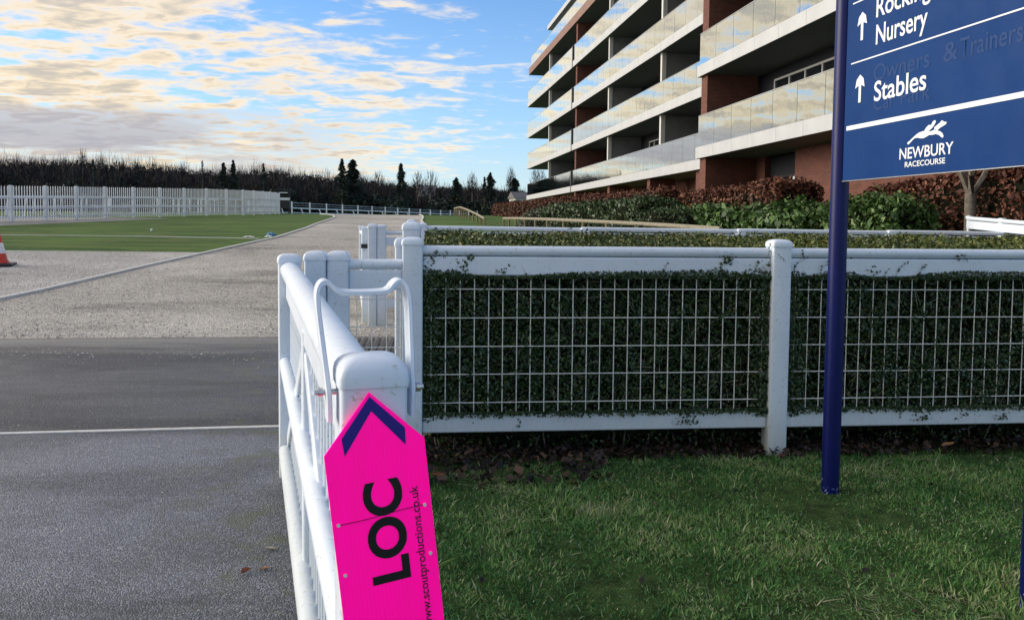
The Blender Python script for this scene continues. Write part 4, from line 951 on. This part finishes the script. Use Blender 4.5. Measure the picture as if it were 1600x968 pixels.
# ------------------------------------------------------------------ picket fence on the left
def picket_fence():
    pts = [(18, 37.5), (72, 38.9), (120, 40.5), (165, 42.7), (209, 44.3), (250, 45.9), (288, 47.6), (323, 49.6), (354, 51.4), (380, 53.2), (397, 55.4), (411, 57.6), (422, 59.9), (430, 62.2), (436, 64.6)]
    W_ = [((px - 800) / 1200 * y, y) for px, y in pts]
    d = (W_[0][0] - W_[1][0], W_[0][1] - W_[1][1]); W_ = [(W_[0][0] + d[0] * k * 1.15 - .25 * k, W_[0][1] + d[1] * k) for k in (5, 4, 3, 2, 1)] + W_
    o = empty('picket_fence', (W_[0][0], W_[0][1], 0), 0, 'tall white picket fence curving across the grass on the left', 'fence'); ox, oy = W_[0]
    H = 1.72; mb = MB(); cnt = 0
    for i, (x, y) in enumerate(W_):
        z = tz(x, y); MB().box(x - ox - .065, x - ox + .065, y - oy - .065, y - oy + .065, z - .2, z + H + .04).build('post', FARWHITE, o)
        if i + 1 < len(W_):
            x2, y2 = W_[i + 1]; z2 = tz(x2, y2); L = math.hypot(x2 - x, y2 - y)
            for h_ in (.22, .62, 1.14):
                MB().beam((x - ox, y - oy, z + h_), (x2 - ox, y2 - oy, z2 + h_), .05, .065).build('rail', FARWHITE, o)
            n = int(L / .125)
            for k in range(1, n):
                t = k / n; X, Y, Z = x + (x2 - x) * t - ox, y + (y2 - y) * t - oy, z + (z2 - z) * t; ux, uy = (x2 - x) / L, (y2 - y) / L
                hw = .019; A_ = [(X - ux * hw, Y - uy * hw), (X + ux * hw, Y + uy * hw)]; nx_, ny_ = uy * .012, -ux * .012
                vs = []
                for (s1) in (-1, 1):
                    ofx, ofy = nx_ * (s1 + 3), ny_ * (s1 + 3)
                    vs += [(A_[0][0] + ofx, A_[0][1] + ofy, Z + .06), (A_[1][0] + ofx, A_[1][1] + ofy, Z + .06), (A_[1][0] + ofx, A_[1][1] + ofy, Z + H - .03), (X + ofx, Y + ofy, Z + H + .01), (A_[0][0] + ofx, A_[0][1] + ofy, Z + H - .03)]
                mb.add(vs, [(0, 1, 2, 3, 4), (9, 8, 7, 6, 5), (0, 5, 6, 1), (1, 6, 7, 2), (2, 7, 8, 3), (3, 8, 9, 4), (4, 9, 5, 0)])
    mb.build('picket', FARWHITE, o, kind='stuff')
    # inner rails seen through the pickets
    for j, (off, lab) in enumerate(((4.5, 'white running rail just inside the tall picket fence'), (9.0, 'white running rail deeper inside the picket enclosure'))):
        q = empty('running_rail', (0, 0, 0), 0, lab, 'rail'); prev = None
        for i in range(0, len(W_) - 2):
            x, y = W_[i]; x -= off * .75; y += off * .8
            if prev and i % 1 == 0:
                z, zp = tz(x, y), tz(*prev)
                MB().beam((prev[0], prev[1], zp + 1.15), (x, y, z + 1.15), .07, .09).build('rail', FARWHITE, q)
                if j == 0: MB().beam((prev[0], prev[1], zp + .62), (x, y, z + .62), .05, .07).build('rail', FARWHITE, q)
                MB().beam((x, y, z), (x - .1, y + .35, z + 1.12), .07, .07).build('post', FARWHITE, q)
            prev = (x, y)
        q.location = (0, 0, 0)
picket_fence()
def far_fence():
    o = empty('course_fence', (-26, 92, tz(-26, 92)), 0, 'long white post and wire fence along the far edge of the course', 'fence'); bz = o.location.z
    P_ = [((px - 800) / 1200 * y, y) for px, y in ((456, 84), (484, 89), (510, 94), (535, 99), (559, 104), (581, 109.5), (601.5, 115), (621, 121), (639, 127.5), (656, 134), (672, 141), (688, 148.5), (703, 156.5), (717, 165), (731, 174), (745, 184), (758, 195), (770, 207))]
    d = (P_[0][0] - P_[1][0], P_[0][1] - P_[1][1]); P_ = [(P_[0][0] + d[0] * k, P_[0][1] + d[1] * k) for k in (2, 1)] + P_
    for i, (x, y) in enumerate(P_):
        z = tz(x, y) - bz; w = .13 if y < 120 else .18
        MB().box(x + 26 - w / 2, x + 26 + w / 2, y - 92 - w / 2, y - 92 + w / 2, z - .2, z + 1.35).build('post', FARWHITE, o)
        if i + 1 < len(P_):
            x2, y2 = P_[i + 1]; z2 = tz(x2, y2) - bz
            MB().beam((x + 26, y - 92, z + 1.22), (x2 + 26, y2 - 92, z2 + 1.22), .03, .035).build('wire', FARWHITE, o)
            for h_ in (.95, .7): MB().beam((x + 26, y - 92, z + h_), (x2 + 26, y2 - 92, z2 + h_), .015, .02).build('wire', FARWHITE, o)
    q = empty('course_rail', (P_[0][0], P_[0][1] - 4, tz(P_[0][0], P_[0][1] - 4)), 0, 'low white running rail with slanted legs in front of the far wire fence', 'rail'); ox, oy, oz = q.location
    prev = None
    for i, (x, y) in enumerate(P_[:-3]):
        y -= 5; x -= .3; z = tz(x, y) - oz
        if prev:
            MB().tube([(prev[0] - ox, prev[1] - oy, prev[2] + .62), (x - ox, y - oy, z + .62)], .055, 6).build('rail', FARWHITE, q)
            MB().beam((x - ox + .9, y - oy, z), (x - ox + .65, y - oy, z + .6), .10, .10).build('leg', FARWHITE, q)
            MB().tube([(prev[0] - ox, prev[1] - oy, prev[2] + .12), (x - ox, y - oy, z + .12)], .05, 6).build('rail', FARWHITE, q)
        prev = (x, y, z)
far_fence()
# small judging stand at the end of the picket fence
st = empty('viewing_stand', (-23.6, 79.5, tz(-23.6, 79.5)), .15, 'small dark stand with two pale bands at the right end of the picket fence', 'stand')
for sx_ in (-.55, .55):
    for sy_ in (-.5, .5): MB().box(sx_ - .05, sx_ + .05, sy_ - .05, sy_ + .05, -.2, 2.45).build('leg', DARKP, st)
bx('cabin', DARKP, st, -.62, .62, -.56, .56, .55, 1.35)
bx('pale_board', FARWHITE, st, -.66, .66, -.62, -.57, 1.36, 1.62)
bx('roof', DARKP, st, -.7, .7, -.66, .66, 2.45, 2.53)
bx('pale_board', FARWHITE, st, -.35, .45, -.7, -.665, 2.08, 2.18)
bx('shelf', DARKP, st, -.6, .6, -.55, .55, 1.64, 1.72)
# blue sheet, white plates and ball on the grass
def crumple(name, loc, rx, ry, h, m, label, cat):
    vs = []; fs = []; n = 12
    for i in range(n + 1):
        for j in range(n + 1):
            u, v = i / n * 2 - 1, j / n * 2 - 1; e = max(0, 1 - (abs(u) ** 2.5 + abs(v) ** 2.5) * .5)
            vs.append((u * rx, v * ry, h * e * (.75 + .25 * math.sin(u * 7 + v * 5) + .15 * random.random())))
    for i in range(n):
        for j in range(n): a = i * (n + 1) + j; fs.append((a, a + n + 1, a + n + 2, a + 1))
    o = MB().add(vs, fs, True).build(name, m, auto=False); o.location = loc; return tag(o, label, cat)
crumple('plastic_sheet', (-8.92, 28.4, tz(-8.9, 28.4)), .17, .15, .15, TARP, 'crumpled blue plastic sheet lying on the grass beside the road edging', 'sheet')
crumple('white_plate', (-9.45, 27.6, tz(-9.4, 27.6) + .01), .20, .12, .05, CONC, 'flat pale piece at the end of the grass path left of the blue sheet', 'marker')
crumple('white_plate', (-8.72, 27.5, tz(-8.7, 27.5) + .03), .12, .10, .06, PRINT, 'small white piece on the edging just right of the blue sheet', 'marker')
bl = MB().lathe([(.002, 0), (.03, .008), (.05, .035), (.055, .06), (.04, .095), (.002, .11)], 12).build('marker_ball', PRINT); bl.location = (-14.35, 30.6, tz(-14.35, 30.6)); tag(bl, 'tiny white marker on the grass below the picket fence', 'marker')

# ------------------------------------------------------------------ apartment building
def building():
    al = math.atan2(1, -.149)                      # facade runs away from the camera
    O = Vector((BXF(0), 0, 0))
    B = empty('apartment_block', O, al, 'modern apartment block with long glass balconies, pale fascias and red brick piers', 'building')
    # local x = along the facade (away), local y = -(towards inside)  -> inside is local y negative
    k = math.hypot(1, .149)
    lx = lambda y: y * k - .0
    def pane_run(xa, xb, yo, zf, ztop, step, gap=.018):
        n = max(1, round((xb - xa) / step)); w = (xb - xa) / n; me = None; key = round(w, 4)
        for i in range(n):
            if me is None:
                o = bx('glass_pane', GL, B, gap / 2, w - gap / 2, -.012, .0, zf, ztop); me = o; o.location = (xa, yo, 0)
            else: inst(me, B, (xa + w * i, yo, 0))
        MB().box(xa, xb, yo - .022, yo + .010, ztop + .001, ztop + .022).build('handrail', STEEL, B)
        bx('glass_channel', STEEL, B, xa, xb, yo - .028, yo + .008, zf - .05, zf - .002)
    def fascia_run(xa, xb, yo, z0, z1, step, m):
        n = max(1, round((xb - xa) / step)); w = (xb - xa) / n; me = None
        for i in range(n):
            if me is None: me = bx('fascia_panel', m, B, .005, w - .005, -.04, 0, z0, z1); me.location = (xa, yo, 0)
            else: inst(me, B, (xa + w * i, yo, 0))
    def window(x0, x1, y, z0, z1, nlights=2, fr=FRAME):
        w = bx('window', WGLASS, B, x0, x1, y - .02, y + .02, z0, z1)
        m_ = MB()
        for i in range(nlights + 1):
            xx = x0 + (x1 - x0) * i / nlights; m_.box(xx - .035, xx + .035, y + .021, y + .06, z0, z1)
        m_.box(x0 - .035, x1 + .035, y + .022, y + .058, z1, z1 + .07); m_.box(x0 - .035, x1 + .035, y + .022, y + .058, z0 - .07, z0)
        m_.build('frame', fr, w)
    ZL = [3.97, 6.94, 9.91, 12.88]; FH = .41
    # ---- near wing: from behind the camera side up to y = 28.6
    xa, xb = lx(6.0), lx(28.55); dpt = 2.1
    for i, z in enumerate([3.97, 6.94, 9.91, 12.88]):
        bx('balcony_slab', SOFFIT, B, xa, xb, -dpt - .02, -.045, z + .012, z + .30)
        fascia_run(xa, xb, 0, z, z + FH, 1.55, FASCIA)
        pane_run(xa + .05, xb - .05, -.06, z + FH + .03, z + FH + 1.13, 1.38)
        # end return of the balcony
        bx('fascia_panel', FASCIA, B, xb + .001, xb + .04, -1.62, 0, z, z + FH)
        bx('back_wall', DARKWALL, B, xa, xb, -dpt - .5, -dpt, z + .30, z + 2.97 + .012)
        # fin wall of brick at the far end of this wing
        bx('brick_pier', BRICK, B, xb - .56, xb - .02, -dpt, -.16, z + .30, z + 2.97 + .01)
        for (wx0, wx1, nl) in ((22.6, 26.6, 4), (17.4, 20.4, 3), (12.4, 15.4, 3), (8.0, 11.0, 3)):
            window(lx(wx0), lx(wx1), -dpt + .03, z + .40, z + 2.55, nl)
        bx('floor_finish', SOFFIT, B, xa, xb, -dpt, -.07, z + .301, z + .33)
    gz = -.4
    bx('ground_wall', BRICK, B, xa, lx(24.3), -1.95, -1.6, gz, 3.98); bx('ground_wall', BRICK, B, lx(27.3), xb - .56, -2.4, -2.1, gz, 3.98)
    bx('ground_wall', DARKWALL, B, lx(24.3), lx(27.3), -2.5, -2.3, gz, 3.98)
    window(lx(24.6), lx(27.0), -2.27, .9, 3.2, 3, FRAME_D)
    bx('brick_pier', BRICK, B, xb - .56, xb - .02, -2.1, -.16, gz, 3.975)
    bx('brick_pier', BRICK, B, lx(15.4), lx(15.4) + .5, -1.6, -.2, gz, 3.975)
    lamp = bx('wall_light', FRAME, B, lx(24.1), lx(24.1) + .12, -1.59, -1.49, 3.0, 3.1)
    # ---- far wing: set back 1.57
    ys = -1.58; fa, fb, fm = lx(28.62), lx(75.2), lx(56.0); d2 = 2.3
    for i, z in enumerate([3.87, 6.86, 9.85, 12.84]):
        for (a, b) in ((fa, fm - .12), (fm + .12, fb)):
            bx('balcony_slab', SOFFIT, B, a, b, ys - d2 - .02, ys - .045, z + .012, z + .30)
            fascia_run(a, b, ys, z, z + .42, 1.7, FASCIA)
            pane_run(a + .04, b - .04, ys - .06, z + .45, z + 1.52, 1.35)
        bx('joint_post', FRAME_D, B, fm - .10, fm + .10, ys - .2, ys + .01, z, z + 1.55)
        # return along the far end
        bx('fascia_panel', FASCIA, B, fb + .001, fb + .04, ys - 4.5, ys, z, z + .42)
        bx('balcony_slab', SOFFIT, B, fb - 2.2, fb, ys - 4.5, ys - d2 - .03, z + .012, z + .30)
        bx('glass_pane', GL, B, fb - .06, fb - .05, ys - 4.4, ys - .1, z + .45, z + 1.52)
    for i, z in enumerate([-.4, 3.87, 6.86, 9.85, 12.84]):
        zt = [3.87, 6.86, 9.85, 12.84, 15.83][i] + .012; zb = z + .30 if i else -.4
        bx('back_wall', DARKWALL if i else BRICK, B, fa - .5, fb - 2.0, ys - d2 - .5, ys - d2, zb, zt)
        if i or True:
            for (py_, wd) in ((55.6, .42),): bx('brick_pier', BRICK, B, lx(py_) - wd, lx(py_), ys - d2, ys - .18, zb, zt - .002)
        for py_ in (37.6, 47.0, 65.5) if i else ():
            x = lx(py_); bx('dividing_screen', SCREEN, B, x - .10, x, ys - d2, ys - .42, zb, zt - .002); bx('column', COLUMN, B, x - .16, x + .06, ys - .42, ys - .20, zb, zt - .002)
        if not i:
            for py_ in (33.0, 39.5, 47.0, 64.0, 70.5): bx('brick_pier', BRICK, B, lx(py_) - .45, lx(py_), ys - 1.6, ys - .25, zb, zt - .002)
        if i:
            for py_ in (33.5, 42.5, 50.5, 60.0, 69.0): window(lx(py_), lx(py_ + 2.6), ys - d2 + .03, zb + .08, zb + 2.2, 3)
    # brown parapet level and penthouse
    zb = 15.83
    bx('balcony_slab', SOFFIT, B, fa - 12, fb - .6, ys - d2 - 4, ys - .045, zb + .012, zb + .5)
    fascia_run(fa - .3, fb - .6, ys, zb, zb + .62, 2.2, FASCIA_B)
    bx('fascia_panel', FASCIA_B, B, fb - .599, fb - .56, ys - 5, ys, zb, zb + .62)
    pane_run(fa, fb - .9, ys - .15, zb + .66, zb + 1.65, 1.35)
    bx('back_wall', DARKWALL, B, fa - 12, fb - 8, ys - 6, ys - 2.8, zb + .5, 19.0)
    bx('roof', FASCIA, B, fa - 12, fb - 5.0, ys - 7, ys - .9, 19.05, 19.42)
    bx('rear_mass', BRICK, B, lx(6.0), fb - 2.1, -15, ys - d2 - .52, -.4, 15.8)
    bx('rear_mass', DARKWALL, B, lx(6.0), lx(28.6), ys - d2 - .5, -2.62, -.4, 15.85)
    # low terrace wall at the far corner
    bx('terrace_wall', FASCIA, B, fb - 6.5, fb + .5, ys - .4, ys - .2, 1.0, 3.3)
building()

# ------------------------------------------------------------------ far woodland
def conifer_parts(x, y, z, h, w, n):
    t = rng.random(n) ** .7; zz = z + h * (.08 + .92 * t); a = rng.random(n) * 6.283; ph = rng.random() * 6; rad = w * (1 - t) ** .75 * (.66 + .38 * np.sin(t * h * 2.0 + ph + 1.3 * np.sin(a + ph))) * (.8 + .28 * np.sin(a * 2 + t * 9 + ph)) + .05; rr = rad * rng.random(n) ** .4
    c = np.stack([x + np.cos(a) * rr, y + np.sin(a) * rr, zz], 1); out = np.stack([np.cos(a), np.sin(a), np.full(n, -.35)], 1)
    L = (w * .30 * (1 - t) + .14 * w)[:, None]
    return slivers(c - out * L * .3, c + out * L * .9 + rng.normal(size=(n, 3)) * .08, .30 * w / 2.2)
def bare_parts(x, y, z, h, w, n, up_=1.0, wd=.12):
    d = unit(rng.normal(size=(n, 3))); d[:, 2] = np.abs(d[:, 2]) * 1.0
    rr = rng.random((n, 1)) ** .45; c = np.array([x, y, z + h * .35]) + d * rr * [w, w, h * .62]
    dir_ = unit(d * [1, 1, .6] + [0, 0, up_] + rng.normal(size=(n, 3)) * .35); L = (.5 + rng.random((n, 1))) * h * .11
    return slivers(c - dir_ * L * .5, c + dir_ * L, wd)
def bushy_parts(x, y, z, h, w, n):
    d = unit(rng.normal(size=(n, 3))); d[:, 2] = np.abs(d[:, 2]); c = np.array([x, y, z]) + d * (.7 + .3 * rng.random((n, 1))) * [w, w, h]
    dir_ = unit(rng.normal(size=(n, 3))); L = .5
    return slivers(c - dir_ * L, c + dir_ * L, .75)
top_px = lerp_tab([(-600, 243), (0, 249), (130, 249), (200, 252), (260, 258), (330, 266), (430, 262), (470, 271), (560, 277), (620, 286), (700, 290), (760, 292), (830, 297), (1100, 305), (2000, 305)])
def woodland():
    bare, ever, und = [], [], []
    for row, (yd, cnt) in enumerate(((262, 150), (246, 150), (230, 150), (214, 150), (198, 130))):
        for i in range(cnt):
            px = -420 + 1500 * (i + random.random()) / cnt; y = yd + random.uniform(-8, 8); x = (px - 800) / 1200 * y; z = tz(x, y)
            yh = 350 + .01 * (px - 800); ztop = 1.5 + (yh - top_px(px)) / 1200 * y
            h = (ztop - z) * random.uniform(.92, 1.08) * (1, .98, .92, .82, .62)[row]
            if random.random() < (.93, .93, .85, .6, .35)[row]: bare.append(bare_parts(x, y, z, h, random.uniform(2.8, 4.4), 380, wd=.17))
            else: ever.append(conifer_parts(x, y, z, h * random.uniform(.75, .97), random.uniform(1.8, 3.2), 420))
    for i in range(420):
        px = -420 + 1500 * (i + random.random()) / 420; y = random.uniform(186, 262); x = (px - 800) / 1200 * y; z = tz(x, y)
        yh = 350 + .01 * (px - 800); hh = 1.5 + (yh - top_px(px)) / 1200 * y - z
        und.append(bushy_parts(x, y, z, hh * random.uniform(.35, .62), random.uniform(2.5, 4.5), 330))
    for i in range(330):
        px = -420 + 1500 * (i + random.random()) / 330; y = random.uniform(238, 268); x = (px - 800) / 1200 * y; z = tz(x, y)
        yh = 350 + .01 * (px - 800); hh = 1.5 + (yh - top_px(px)) / 1200 * y - z
        bare.append(bushy_parts(x, y, z, hh * random.uniform(.88, 1.0), random.uniform(3, 4.5), 300))
    for i in range(150):
        px = -420 + 1500 * (i + random.random()) / 150; y = random.uniform(236, 262); x = (px - 800) / 1200 * y; z = tz(x, y)
        yh = 350 + .01 * (px - 800); hh = 1.5 + (yh - top_px(px)) / 1200 * y - z
        bare.append(bare_parts(x, y, z, hh * random.uniform(1.05, 1.22), random.uniform(1.6, 3.4), 260, 1.8, .09))
    V, F, r_ = merge(bare); a = npmesh('woodland', V, F, TWIG, None, r_); tag(a, 'bare brown winter woodland along the horizon', 'woodland', kind='stuff')
    V, F, r_ = merge(ever + und); a = npmesh('evergreen_woodland', V, F, CONIFER, None, r_); tag(a, 'dark evergreen trees and undergrowth along the foot of the woodland', 'woodland', kind='stuff')
woodland()
def conifer(px, ptop, y, w, label, n=800):
    x = (px - 800) / 1200 * y; z = tz(x, y); yh = 350 + .01 * (px - 800); h = 1.5 + (yh - ptop) / 1200 * y - z
    o = empty('conifer', (x, y, z), 0, label, 'tree', 'conifers standing out of the woodland')
    MB().tube([(0, 0, 0), (0, 0, h * .96)], .22, 7, .04).build('trunk', BARK, o)
    V, F, r_ = conifer_parts(0, 0, h * .18, h * .82, w, n); npmesh('crown', V, F, CONIFER, o, r_)
for px, pt, w, lab in ((534, 249, 2.9, 'tall narrow conifer, left one of the pair above the gravel road'), (551, 251, 4.6, 'broad dark conifer, right one of the pair above the gravel road'), (626, 256, 2.7, 'slim pointed conifer standing alone midway between the road and the flats'),
                       (712, 278, 3.0, 'short conifer left of the highest gap in the woodland near the flats'), (765, 270, 2.6, 'conifer with a pointed top near the left end of the flats'), (756, 277, 1.5, 'small conifer touching the pointed one near the flats'), (803, 279, 3.2, 'dark conifer right beside the left end of the balconies'),
                       (365, 251, 2.4, 'conifer rising above the right half of the picket fence, the taller of two'), (350, 255, 2.6, 'conifer just left of the taller one above the picket fence'), (317, 251, 1.0, 'thin conifer above the middle of the picket fence'), (412, 256, 1.6, 'conifer above the right end of the picket fence'), (147, 249, 1.2, 'small conifer top above the left half of the picket fence')):
    conifer(px, pt, 186 + (px % 7), w, lab)
def poplar(px, ptop, y, w, label):
    x = (px - 800) / 1200 * y; z = tz(x, y); h = 1.5 + (350 + .01 * (px - 800) - ptop) / 1200 * y - z
    o = empty('bare_poplar', (x, y, z), 0, label, 'tree', 'thin bare trees above the woodland')
    MB().tube([(0, 0, 0), (0, 0, h * .95)], .2, 6, .03).build('trunk', BARK, o)
    V, F, r_ = bare_parts(0, 0, h * .22, h * .78, w, 260, 2.2); npmesh('crown', V, F, TWIG, o, r_)
for px, pt, w, lab in ((131, 232, 1.6, 'thin bare tree standing highest above the left woodland'), (100, 243, 1.6, 'bare tree left of the highest one above the left woodland'), (797, 258, 1.3, 'thin bare tree left of the end of the flats'), (737, 266, 1.6, 'thin bare tree right of the middle gap in the woodland'),
                       (672, 264, 2.4, 'wide bare tree in the middle distance woodland'), (652, 266, 1.8, 'bare tree right of the lone conifer'), (590, 266, 1.6, 'bare tree right of the conifer pair'), (440, 262, 2.2, 'bare tree above the small dark stand'), (835, 262, 1.8, 'bare tree seen under the balcony end of the flats'), (845, 264, 1.6, 'bare tree seen through the balcony end of the flats')):
    poplar(px, pt, 196 + (px % 9), w, lab)
def far_house(px, pb, y, w, d_, h, label):
    x = (px - 800) / 1200 * y; z = 1.5 + (350 - pb) / 1200 * y - h
    o = empty('house', (x, y, z), .3, label, 'house')
    bx('wall', RENDERW, o, -w / 2, w / 2, -d_ / 2, d_ / 2, -6, h * .6)
    MB().add([(-w / 2 - .3, -d_ / 2 - .3, h * .6), (w / 2 + .3, -d_ / 2 - .3, h * .6), (w / 2 + .3, d_ / 2 + .3, h * .6), (-w / 2 - .3, d_ / 2 + .3, h * .6), (-w / 2 - .3, 0, h), (w / 2 + .3, 0, h)], [(0, 1, 5, 4), (2, 3, 4, 5), (0, 4, 3), (1, 2, 5), (0, 3, 2, 1)]).build('roof', ROOFT, o)
    for i in (-1, 1): bx('window', WGLASS, o, i * w * .25 - .5, i * w * .25 + .5, -d_ / 2 - .05, -d_ / 2 - .01, h * .1, h * .4)
far_house(813, 300, 150, 3.6, 4, 3.2, 'small pale roofed house half hidden at the left end of the flats')
far_house(665, 291, 236, 5, 5, 3.2, 'grey roofed house just showing through the trees in the middle distance')
